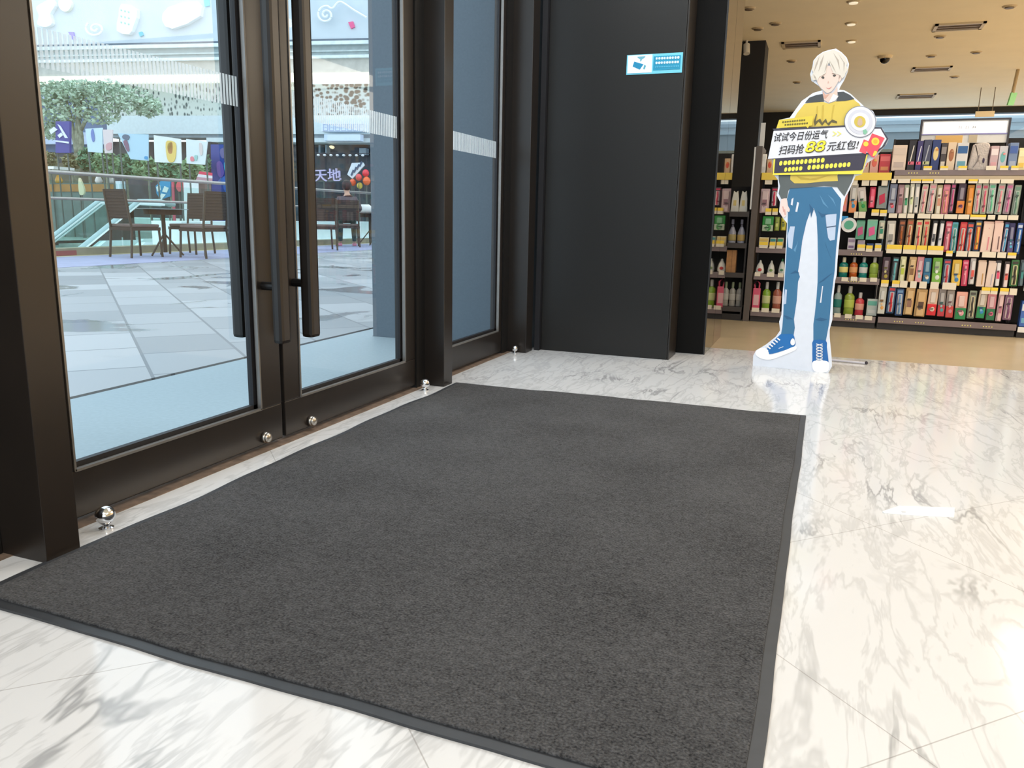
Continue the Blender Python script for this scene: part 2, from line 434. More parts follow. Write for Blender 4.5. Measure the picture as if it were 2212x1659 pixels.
leaf('door_2', 2.232, 3.192, 2.322, 3.098, 'right glass door leaf with bronze frame and tall bar handles', 'door',
     handles=((2.304, -1.645, -1.60), (2.300, -1.845, -1.80)), knob=(2.374, 0.036))
leaf('window_1', 3.366, 4.253, 3.44, 4.205, 'narrow fixed side window right of the double door', 'window')

# ------------------------------------------------------------------ entrance mat
rt = empty('floor_mat', (-0.78, 2.2, 0.0))
tag(rt, 'large dark charcoal entrance mat lying on the marble in front of the doors', 'mat')
rr_ = random.Random(3)
def edge(p, q, n, amp, inset=0.0):
    p, q = Vector(p), Vector(q); d = (q-p).normalized(); nrm = Vector((-d.y, d.x)); out = []
    ph = [rr_.uniform(0, 6.28) for _ in range(3)]
    for i in range(n):
        t = i/n
        w = amp*(math.sin(t*9+ph[0])*0.5 + math.sin(t*19+ph[1])*0.35 + math.sin(t*41+ph[2])*0.25)*min(1, t*8, (1-t)*8)
        out.append(tuple(p + (q-p)*t + nrm*w))
    return out
cs = [(-1.552, 0.995), (-0.012, 0.962), (0.004, 3.408), (-1.565, 3.372)]
outl = edge(cs[0], cs[1], 24, 0.004) + edge(cs[1], cs[2], 24, 0.003) + edge(cs[2], cs[3], 40, 0.012) + edge(cs[3], cs[0], 60, 0.012)
cen = Vector((-0.78, 2.2))
ins = [tuple(Vector(p) - Vector((math.copysign(0.022, p[0]-cen.x) if abs(p[0]-cen.x) > 0.74 else 0, math.copysign(0.022, p[1]-cen.y) if abs(p[1]-cen.y) > 1.12 else 0))) for p in outl]
b = MB(); b.prism([(x, y, 0.0055) for x, y in outl], [(x, y, 0.0005) for x, y in outl])
relparent(b.build('rubber_border', mat('black_rubber', srgb(52, 54, 58), 0.5, var=0.1, scale=30)), rt)
def carpet():
    m = bpy.data.materials.new('ribbed_charcoal_pile'); m.use_nodes = True
    nt = m.node_tree; N = nt.nodes; L = nt.links; b = N['Principled BSDF']
    b.inputs['Roughness'].default_value = 0.95; b.inputs['Specular IOR Level'].default_value = 0.15
    b.inputs['Sheen Weight'].default_value = 0.06; b.inputs['Sheen Roughness'].default_value = 0.4
    tc = N.new('ShaderNodeTexCoord')
    n1 = N.new('ShaderNodeTexNoise'); n1.inputs['Scale'].default_value = 210; n1.inputs['Detail'].default_value = 2
    n2 = N.new('ShaderNodeTexNoise'); n2.inputs['Scale'].default_value = 3.0; n2.inputs['Detail'].default_value = 4
    n3 = N.new('ShaderNodeTexNoise'); n3.inputs['Scale'].default_value = 70; n3.inputs['Detail'].default_value = 2
    for n in (n1, n2, n3): L.new(tc.outputs['Object'], n.inputs['Vector'])
    r1 = N.new('ShaderNodeValToRGB'); e = r1.color_ramp.elements
    e[0].position, e[1].position = 0.34, 0.70
    e[0].color = (0.010, 0.010, 0.0115, 1); e[1].color = (0.105, 0.106, 0.111, 1)
    a = N.new('ShaderNodeMath'); a.operation = 'MULTIPLY_ADD'; a.inputs[1].default_value = 0.55
    L.new(n1.outputs['Fac'], a.inputs[0])
    c = N.new('ShaderNodeMath'); c.operation = 'MULTIPLY_ADD'; c.inputs[1].default_value = 0.25; c.inputs[2].default_value = 0.0
    L.new(n3.outputs['Fac'], c.inputs[0])
    d = N.new('ShaderNodeMath'); d.operation = 'MULTIPLY_ADD'; d.inputs[1].default_value = 0.20
    L.new(n2.outputs['Fac'], d.inputs[0]); L.new(c.outputs[0], d.inputs[2]); L.new(d.outputs[0], a.inputs[2])
    L.new(a.outputs[0], r1.inputs['Fac']); L.new(r1.outputs['Color'], b.inputs['Base Color'])
    bp = N.new('ShaderNodeBump'); bp.inputs['Strength'].default_value = 0.9; bp.inputs['Distance'].default_value = 0.004
    L.new(n1.outputs['Fac'], bp.inputs['Height']); L.new(bp.outputs['Normal'], b.inputs['Normal'])
    return m
b = MB(); b.prism([(x, y, 0.010) for x, y in ins], [(x, y, 0.005) for x, y in ins])
relparent(b.build('carpet_pile', carpet(), bevel=0.003), rt)

# chrome ball door stops
def stop(x, y, r, label):
    t = empty('door_stop', (x, y, 0.0)); tag(t, label, 'door stop', 'chrome ball door stops')
    MB().lathe([(r*0.75, 0), (r*0.75, 0.004), (r*0.35, 0.008), (r*0.3, 0.016)], n=20).build('base', M_CHROME, t, smooth=False)
    MB().ball((0, 0, 0.012 + r), r, 20).build('ball', M_CHROME, t, smooth=True)
stop(-1.60, 1.385, 0.024, 'chrome ball door stop beside the nearest post, largest of the three')
stop(-1.625, 3.165, 0.022, 'chrome ball door stop at the foot of the middle post')
stop(-1.62, 4.30, 0.018, 'tiny chrome ball door stop at the foot of the far post')

# white strip stuck on the floor
pts = [on_floor(*p) for p in ((1906,1106),(1942,1094),(2062,1098),(2061,1118),(1990,1115),(1910,1109))]
t = MB().prism([(p.x, p.y, 0.0022) for p in pts], [(p.x, p.y, 0.0002) for p in pts]).build('floor_sticker', cm(250, 250, 252, 0.35))
tag(t, 'small white paper strip stuck on the marble right of the mat', 'sticker')
for i in range(4):
    c = on_floor(1952 + i*13, 1105.5, 0.0028)
    relparent(MB().obox(c, Vector((0.0055,0.001,0)), Vector((0,0.004,0)), (0,0,0.0004)).build('printed_mark', cm(196, 198, 204)), t) if i < 1 else None

# CCTV notice on the wall panel
sg = empty('notice_sign', (-0.94, 4.499, 1.61))
tag(sg, 'small white and blue camera notice fixed to the charcoal wall panel', 'sign')
def sgs(x0, x1, z0, z1, y, m, name):
    return relparent(MB().box(x0, x1, y - 0.0012, y + 0.0012, z0, z1).build(name, m, bevel=0), sg)
sx0, sx1, sz0, sz1 = -1.080, -0.779, 1.551, 1.652
sgs(sx0, sx1, sz0, sz1, 4.4985, cm(112, 200, 224), 'board')
sgs(sx0+0.006, sx0+0.139, sz0+0.007, sz1-0.003, 4.4970, cm(226, 234, 244), 'white_half')
sgs(sx0+0.146, sx1-0.010, sz0+0.017, sz1-0.013, 4.4970, cm(20, 142, 178), 'blue_half')
FS = Frame((sx0, 4.4955, sz0), (1, 0, 0))
def sg_poly(pts, m, name):
    f = [Vector((sx0 + x, 4.4948, sz0 + z)) for x, z in pts]
    return relparent(MB().prism(f, [p + Vector((0, 0.0016, 0)) for p in f]).build(name, m), sg)
sg_poly([(0.034, 0.042), (0.074, 0.024), (0.093, 0.050), (0.042, 0.066)], cm(8, 132, 176), 'camera_body')
sg_poly([(0.092, 0.026), (0.101, 0.024), (0.107, 0.042), (0.098, 0.048)], cm(84, 160, 180), 'camera_lens')
sg_poly([(0.056, 0.090), (0.102, 0.091), (0.096, 0.083), (0.083, 0.076), (0.079, 0.066), (0.074, 0.066), (0.074, 0.077), (0.063, 0.083)], cm(104, 170, 190), 'camera_mount')
b = MB()
for row, (z, h, n) in enumerate(((0.070, 0.0125, 9), (0.0475, 0.0125, 9))):
    for k in range(n):
        x = sx0 + 0.158 + k*0.0143; c = 0.003; w_ = 0.0118*(0.85 + 0.15*((k*7 + row) % 3)/2)
        o8 = [(c, 0), (w_-c, 0), (w_, c), (w_, h-c), (w_-c, h), (c, h), (0, h-c), (0, c)]
        b.prism([(x+u, 4.4944, sz0+z+v) for u, v in o8], [(x+u, 4.4962, sz0+z+v) for u, v in o8])
relparent(b.build('lettering', cm(206, 226, 244)), sg)
b = MB()
for k in range(14):
    x = sx0 + 0.158 + k*0.0092
    b.box(x, x+0.006, 4.4944, 4.4962, sz0+0.030, sz0+0.036)
relparent(b.build('small_lettering', cm(84, 176, 210)), sg)

# ------------------------------------------------------------------ shop: far wall, column, ceiling fittings
FARY = 15.5
HZ = on_y(2000, 247, FARY).z; XL = on_y(1745, 260, FARY).x
w = MB().box(XL, 7.0, FARY, FARY+0.2, HZ, CEIL).box(XL, 7, FARY, FARY+0.2, 0, 0.35).box(-1.6, XL, FARY, FARY+0.2, 0, CEIL).build('wall_far', M_BLACK)
struct(w, 'black header and sill of the far glazed shop wall', 'wall')
win = empty('window_2', (0.5, FARY, 0.35)); struct(win, 'long far shop window with pale daylight behind', 'window')
relparent(MB().box(XL, 7, FARY+0.05, FARY+0.06, 0.35, HZ).build('glass_pane', M_GLASS), win)
b = MB()
for x in (3.3, 5.6): b.box(x-0.03, x+0.03, FARY+0.02, FARY+0.1, 0.35, HZ)
b.box(XL, 7, FARY+0.02, FARY+0.1, 2.0, 2.05)
relparent(b.build('mullion', cm(150, 172, 186)), win)
zz = [on_y(1950, py, 22).z for py in (293, 285, 277, 269, 261, 254)]
M_OB = [cm(*c, 0.7) for c in ((112, 122, 126), (140, 154, 160), (172, 184, 190), (136, 150, 158), (186, 198, 204))]
t = empty('wall_opposite', (1, 22.2, 0)); struct(t, 'blue grey bands of the building seen through the far shop window', 'building')
relparent(MB().box(-12, 16, 22.0, 22.4, -0.1, zz[0]).build('base', M_OB[0]), t)
for k in range(5): relparent(MB().box(-12, 16, 22.0 - 0.06*(k % 2), 22.4, zz[k], zz[k+1]).build('facade_band', M_OB[k]), t)
w = MB().box(6.8, 7.0, -5.0, FARY, 0, CEIL).build('wall_right', mat('beige_wall', srgb(214, 196, 164), 0.8))
struct(w, 'beige shop side wall', 'wall')
w = MB().box(-1.105, -0.765, 9.5, 9.95, 0.0, CEIL).build('column', M_BLACK)
struct(w, 'square black column inside the shop behind the shelves', 'column')

def onc(px, py):
    return on_floor(px, py, CEIL)
def vent(px, py, sx, sy, label):
    c = onc(px, py); t = empty('ceiling_vent', (c.x, c.y, CEIL)); tag(t, label, 'vent', 'slot vents in the shop ceiling')
    fr = MB()
    for a, b_, c_, d in ((-sx, sx, -sy, -sy+0.03), (-sx, sx, sy-0.03, sy), (-sx, -sx+0.03, -sy, sy), (sx-0.03, sx, -sy, sy)):
        fr.box(a, b_, c_, d, -0.016, 0.0)
    fr.build('frame', cm(206, 190, 160), t)
    MB().box(-sx+0.03, sx-0.03, -sy+0.03, sy-0.03, -0.004, 0.0).build('backing', cm(96, 80, 66), t)
    MB().box(-sx+0.03, sx-0.03, -sy+0.05, -sy+0.07, -0.012, -0.005).box(-sx+0.03, sx-0.03, -0.01, 0.01, -0.012, -0.005).box(-sx+0.03, sx-0.03, sy-0.07, sy-0.05, -0.012, -0.005).build('slat', cm(150, 132, 110), t)
vent(1731, 95, 0.20, 0.16, 'pale slot vent in the ceiling nearest the black column')
vent(2071, 56, 0.22, 0.15, 'dark slot vent high on the right, largest in the ceiling')
vent(2012, 148, 0.22, 0.14, 'narrow slot vent in the middle of the ceiling, left of the hanging tag')
vent(1978, 207, 0.26, 0.2, 'faint slot vent at the far end of the ceiling above the white sign')
c = onc(1912, 121); t = empty('dome_camera', (c.x, c.y, CEIL)); tag(t, 'small black dome camera on the ceiling above the cutout disc', 'camera')
MB().lathe([(0.075, -0.03), (0.085, 0.0)], n=20).build('base', cm(226, 210, 180), t)
MB().ball((0, 0, -0.03), 0.055, 12).build('dome', cm(20, 16, 20, 0.15), t, smooth=True)
c = onc(1632, 101); c2 = 9.49
t = empty('spotlight', (-0.96, 9.46, CEIL)); tag(t, 'small white spotlight on the ceiling in front of the black column', 'spotlight')
MB().tube([(0, 0, 0), (0, 0, -0.05)], 0.012).build('stem', cm(230, 228, 222), t)
MB().tube([(0.0, 0.01, -0.04), (0.01, -0.02, -0.14)], 0.035, 14).build('lamp_head', cm(236, 234, 228), t, smooth=False)
DL = ((1618,17), (1675,50), (1637,61), (1844,3), (1839,50), (1840,88), (1710,131), (1722,177), (2181,13), (2031,78), (2109,112), (2062,165), (2012,150-30))
where = ('nearest the wall panel', 'left of the pale vent, upper', 'left of the pale vent, lower', 'at the top edge of the photo', 'straight above the cutout head, upper', 'straight above the cutout head, lower',
         'just below the pale vent', 'left of the cutout head', 'in the far top right corner', 'below the dark vent', 'right of the dome camera', 'just above the hanging tag', 'right of the dome camera, left one')
for i, ((px, py), wh) in enumerate(zip(DL, where)):
    c = onc(px, py); t = empty('downlight', (c.x, c.y, CEIL)); tag(t, 'tiny round ceiling fitting ' + wh, 'downlight', 'round fittings in the shop ceiling')
    lit = i in (3, 4, 5)
    MB().lathe([(0.05, -0.012), (0.062, 0.0)], n=18).build('ring', cm(200, 182, 150), t)
    MB().lathe([(0.036, -0.020), (0.040, -0.010)], n=16).build('lamp', mat('downlight_glow', (1, 0.9, 0.7), emit=(1, 0.9, 0.7), es=0.45) if lit else cm(120, 104, 84), t)
# hanging cream tag and its track, green sign
c0 = on_y(2108, 238, 13.4); c1 = on_y(2147, 252, 13.4)
t = empty('hanging_sign', ((c0.x+c1.x)/2, 13.4, c1.z)); tag(t, 'small cream sign hanging on two wires above the white lit sign', 'sign')
relparent(MB().box(c0.x, c1.x, 13.38, 13.42, c1.z, c1.z+0.075).build('board', cm(252, 236, 206)), t)
for x in (c0.x+0.03, c1.x-0.03):
    relparent(MB().tube([(x, 13.4, c1.z+0.075), (x, 13.4, CEIL)], 0.006, 6).build('wire', cm(120, 110, 96)), t)
c0 = on_y(2186, 214, 12.0)
t = empty('exit_sign', (c0.x, 12.0, c0.z)); tag(t, 'small green sign hanging edge on from the far ceiling', 'sign')
relparent(MB().obox((c0.x, 12.0, c0.z), (0.035, 0.02, 0), (-0.006, 0.01, 0), (0.012, 0, 0.075)).build('panel', cm(150, 226, 168)), t)
relparent(MB().tube([(c0.x, 12.0, c0.z+0.07), (c0.x+0.02, 12.0, CEIL)], 0.02, 8).build('bracket', cm(178, 158, 124)), t)

# ------------------------------------------------------------------ shop shelving
FY, BY = 6.62, 6.98                       # front of the rails, back panels
def gx(px, py): return on_y(px, py, FY).x
def gz(px, py): return on_y(px, py, FY).z
M_SHELF = mat('dark_shelf_metal', srgb(46, 40, 38), 0.5, var=0.1)
M_BACK = mat('black_back_panel', srgb(24, 20, 19), 0.7, var=0.15)
M_RAIL = mat('mauve_grey_rail', srgb(128, 112, 112), 0.4, var=0.05)
M_TAGY = cm(250, 214, 60, 0.4); M_TAGW = cm(236, 226, 206, 0.4)
def unit(name, x0, x1, label, top=1.33):
    t = empty(name, ((x0+x1)/2, FY+0.2, 0)); tag(t, label, 'shelf unit')
    P = lambda mb, nm, m, **k: relparent(mb.build(nm, m, **k), t)
    P(MB().box(x0, x1, BY, BY+0.03, 0.0, top), 'back_panel', M_BACK)
    P(MB().box(x0, x1, FY+0.03, BY, 0.0, 0.055), 'plinth', M_SHELF)
    for x in (x0, x1): P(MB().box(x-0.006, x+0.006, BY-0.03, BY, 0.055, top), 'upright', M_SHELF)
    return t, P
def shelf(P, x0, x1, z, depth=0.34, rail=None, h=0.034):
    P(MB().box(x0, x1, BY-depth, BY, z-0.014, z), 'shelf_board', M_SHELF)
    P(MB().box(x0, x1, BY-depth-0.012, BY-depth, z-h, z+0.004), 'price_rail', rail or M_RAIL, bevel=0.002)
def ptag(P, x0, x1, z0, z1, y, yellow):
    o = P(MB().box(x0, x1, y-0.0015, y+0.0015, z0, z1), 'price_tag', M_TAGW)
    if yellow:
        k = MB().box(x0, x1, y-0.003, y-0.0012, z0+(z1-z0)*0.5, z1).build('yellow_strip', M_TAGY); k.parent = o

ordn = lambda i: '%d%s' % (i, 'th' if 10 <= i % 100 <= 20 else {1: 'st', 2: 'nd', 3: 'rd'}.get(i % 10, 'th'))
def pack(name, x0, x1, z0, z1, y, ca, cb, cc, style, label, cat, group, lean=0.0):
    """carded pack hanging on a hook: card, clear or printed front, print"""
    w, h = x1-x0, z1-z0
    t = empty(name, ((x0+x1)/2, y, z0)); tag(t, label, cat, group)
    t.rotation_euler = (0, lean, 0)
    hw = w/2*0.94
    MB().box(-hw, hw, -0.002, 0.003, 0, h).build('backing_card', cm(*ca), t, bevel=min(0.006, hw*0.3))
    if style == 'brush':          # toothbrush behind a clear bubble
        MB().box(-hw*0.62, hw*0.62, -0.014, -0.002, h*0.05, h*0.80).build('blister', cm(*cb, 0.25), t, bevel=min(0.008, hw*0.4))
        b = MB().tube([(0, -0.015, h*0.08), (hw*0.1, -0.018, h*0.3), (-hw*0.06, -0.016, h*0.52), (0, -0.015, h*0.66)], min(0.008, hw*0.28), 8)
        b.box(-hw*0.24, hw*0.24, -0.022, -0.012, h*0.62, h*0.77)
        b.build('toothbrush', cm(*cc, 0.35), t)
        MB().box(-hw*0.7, hw*0.7, -0.0035, -0.0018, h*0.84, h*0.93).build('printed_header', cm(*cc), t)
    elif style == 'band':         # printed card with coloured foot
        MB().box(-hw*0.96, hw*0.96, -0.012, -0.002, 0.002, h*0.42).build('coloured_foot', cm(*cb), t, bevel=min(0.004, hw*0.2))
        MB().box(-hw*0.55, hw*0.55, -0.011, -0.002, h*0.46, h*0.86).build('blister', cm(*[min(255, int(c*0.5+110)) for c in ca], 0.25), t, bevel=min(0.006, hw*0.3))
        MB().ball((hw*0.15, -0.012, h*0.24), hw*0.45, 8, (1, 0.15, 1.25)).build('printed_spot', cm(*cc), t)
    elif style == 'slim':         # narrow tube-like case
        MB().box(-hw*0.7, hw*0.7, -0.020, -0.002, h*0.02, h*0.90).build('case', cm(*cb, 0.3), t, bevel=min(0.007, hw*0.4))
        MB().box(-hw*0.5, hw*0.5, -0.0225, -0.019, h*0.30, h*0.55).build('printed_label', cm(*cc), t)
    elif style == 'pouch':        # soft bag with a big print
        b = MB(); b.prism([(-hw, -0.010, 0), (hw, -0.010, 0), (hw*0.92, -0.016, h*0.5), (hw*0.98, -0.006, h*0.93), (-hw*0.98, -0.006, h*0.93), (-hw*0.92, -0.016, h*0.5)],
                          [(-hw, 0.004, 0), (hw, 0.004, 0), (hw*0.92, 0.006, h*0.5), (hw*0.98, 0.003, h*0.93), (-hw*0.98, 0.003, h*0.93), (-hw*0.92, 0.006, h*0.5)])
        b.build('bag', cm(*cb, 0.3), t)
        MB().obox((0, -0.0165, h*0.42), (hw*0.55, 0, h*0.06), (0, 0.002, 0), (-hw*0.1, 0, h*0.2)).build('printed_patch', cm(*cc), t)
    if style in ('brush', 'slim', 'band'):
        k = 0.25 + 0.45*((sum(cb) + ca[0]) % 7)/7
        MB().obox((hw*0.15*(1 if ca[1] % 2 else -1), -0.0215, h*k), (hw*0.42, 0, 0), (0, 0.0018, 0), (hw*0.1, 0, h*0.035)).build('printed_motif', cm(*[max(20, int(c*0.55)) for c in cc]), t)
        MB().ball((-hw*0.1, -0.0205, h*(k*0.6+0.08)), hw*0.30, 6, (1, 0.15, 1.3)).build('printed_motif', cm(*[min(250, int(c*0.6+96)) for c in cc]), t)
    if style not in ('brush', 'band', 'slim', 'pouch'):   # wide plain box
        MB().box(-hw*0.98, hw*0.98, -0.022, -0.002, 0, h*0.93).build('box_front', cm(*cb), t, bevel=0.002)
        MB().box(hw*0.2, hw*0.45, -0.0235, -0.021, h*0.08, h*0.5).build('printed_strip', cm(*cc), t)
        MB().ball((hw*0.1, -0.021, h*0.78), hw*0.3, 8, (1, 0.12, 0.8)).build('printed_spot', cm(*cc), t)
    return t
def carton(name, x0, x1, z0, z1, y, d, ca, cb, cc, label, cat, group, kind=0):
    w, h = x1-x0, z1-z0
    t = empty(name, ((x0+x1)/2, y, z0)); tag(t, label, cat, group); hw = w/2*0.95
    MB().box(-hw, hw, 0, d, 0, h).build('carton', cm(*ca), t, bevel=0.003)
    if kind == 0:
        MB().box(-hw*0.85, hw*0.85, -0.002, 0.001, h*0.62, h*0.88).build('printed_panel', cm(*cb), t)
        MB().box(-hw*0.7, hw*0.7, -0.002, 0.001, h*0.14, h*0.34).build('printed_label', cm(*cc), t)
    elif kind == 1:
        MB().obox((0, 0, h*0.52), (hw*0.14, 0, 0), (0, 0.002, 0), (hw*0.35, 0, h*0.3)).build('printed_bar', cm(*cb), t)
        MB().box(-hw*0.8, hw*0.8, -0.002, 0.001, h*0.20, h*0.30).build('printed_label', cm(*cc), t)
    else:
        MB().ball((0, 0, h*0.55), hw*0.62, 10, (1, 0.12, h/w*0.75)).build('printed_oval', cm(*cb), t)
        MB().ball((hw*0.2, -0.006, h*0.68), hw*0.34, 8, (1, 0.12, 0.9)).build('printed_spot', cm(*cc), t)
    return t
def bottle(name, xc, y, z0, h, r, ca, cb, cc, label, cat, group, style=0):
    t = empty(name, (xc, y, z0)); tag(t, label, cat, group)
    if style == 0:       # mouthwash flask with a dosing cap
        MB().lathe([(r*0.9, 0), (r, h*0.02), (r*0.92, h*0.30), (r, h*0.55), (r*0.97, h*0.66), (r*0.5, h*0.74), (r*0.36, h*0.76)], n=16, sy=0.62).build('body', cm(*ca, 0.15), t, smooth=True)
        MB().lathe([(r*0.40, h*0.755), (r*0.42, h*0.94), (r*0.36, h)], n=14).build('cap', cm(*cb, 0.25), t)
        MB().lathe([(r*0.99, h*0.24), (r*1.01, h*0.27), (r*1.03, h*0.48), (r*1.02, h*0.52)], n=16, sy=0.64).build('label_band', cm(*cc), t, smooth=True)
    elif style == 1:     # drop shaped bottle
        MB().lathe([(r*0.8, 0), (r, h*0.08), (r*0.98, h*0.3), (r*0.72, h*0.62), (r*0.30, h*0.84)], n=16, sy=0.6).build('body', cm(*ca, 0.25), t, smooth=True)
        MB().lathe([(r*0.30, h*0.83), (r*0.24, h*0.95), (r*0.1, h)], n=12).build('cap', cm(*cb, 0.3), t)
        MB().ball((0, -r*0.5, h*0.28), r*0.5, 8, (1, 0.3, 0.9)).build('printed_spot', cm(*cc), t)
    elif style == 2:     # flat detergent jug with a handle
        MB().box(-r, r, -r*0.4, r*0.4, 0, h*0.72).build('body', cm(*ca, 0.3), t, bevel=r*0.2)
        MB().tube([(-r*0.5, 0, h*0.70), (-r*0.75, 0, h*0.84), (-r*0.1, 0, h*0.97), (r*0.6, 0, h*0.88), (r*0.55, 0, h*0.70)], r*0.22, 8).build('handle', cm(*ca, 0.3), t, smooth=True)
        MB().box(-r*0.7, r*0.7, -r*0.43, -r*0.38, h*0.15, h*0.5).build('printed_label', cm(*cc), t)
    else:                # trigger spray
        MB().lathe([(r*0.95, 0), (r, h*0.04), (r*0.95, h*0.45), (r*0.45, h*0.66), (r*0.32, h*0.70)], n=14, sy=0.7).build('body', cm(*ca, 0.2), t, smooth=True)
        b = MB().box(-r*0.25, r*0.25, -r*0.3, r*0.3, h*0.70, h*0.78).box(-r*0.3, r*0.3, -r*0.9, r*0.4, h*0.80, h)
        b.build('spray_head', cm(*cb, 0.3), t, bevel=0.002)
        MB().lathe([(r*0.99, h*0.10), (r*1.02, h*0.14), (r*1.01, h*0.34), (r*0.97, h*0.37)], n=14, sy=0.72).build('label_band', cm(*cc), t, smooth=True)
    return t

# ---- toothbrush unit (right)
TX0, TX1 = gx(1896, 690), gx(2197, 692)
TU, TP = unit('shelf_unit', TX0, TX1, 'black shelf unit of hanging toothbrushes at the right of the shop', gz(1950, 291))
SH = gz(2000, 368)
shelf(TP, TX0, TX1, SH, 0.34)
TP(MB().box(TX0, TX1, FY-0.002, FY+0.02, SH-0.068, SH-0.034).build if False else MB().box(TX0, TX1, FY+0.012, FY+0.02, SH-0.066, SH-0.036), 'ticket_rail', cm(196, 178, 150))
TP(MB().box(TX0, TX1, FY, BY, 0.062, 0.074), 'shelf_board', M_SHELF)
TP(MB().box(TX0, TX1, FY-0.012, FY, 0.052, 0.097), 'price_rail', M_RAIL, bevel=0.002)
def marks(P, x, z, n, y, dx=0.018, s=0.006):
    b = MB()
    for k in range(n):
        b.box(x + k*dx, x + k*dx + s, y - 0.001, y + 0.001, z, z + s*1.3)
    P(b, 'rail_print', cm(238, 226, 130))
for px_ in (1930, 1976, 2077, 2123): marks(TP, gx(px_, 702), 0.066, 4, FY-0.0125)
for px_ in (1962, 2008): marks(TP, gx(px_, 378), SH-0.022, 4, BY-0.3525)
rows = {1: (gz(2000, 460), gz(2000, 395)), 2: (gz(2000, 541), gz(2000, 475)), 3: (gz(2000, 612), gz(2000, 556)), 4: (gz(2000, 684), gz(2000, 624))}
rowname = {1: 'top hanging row', 2: 'second hanging row', 3: 'third hanging row', 4: 'bottom hanging row'}
G = (176, 172, 168)
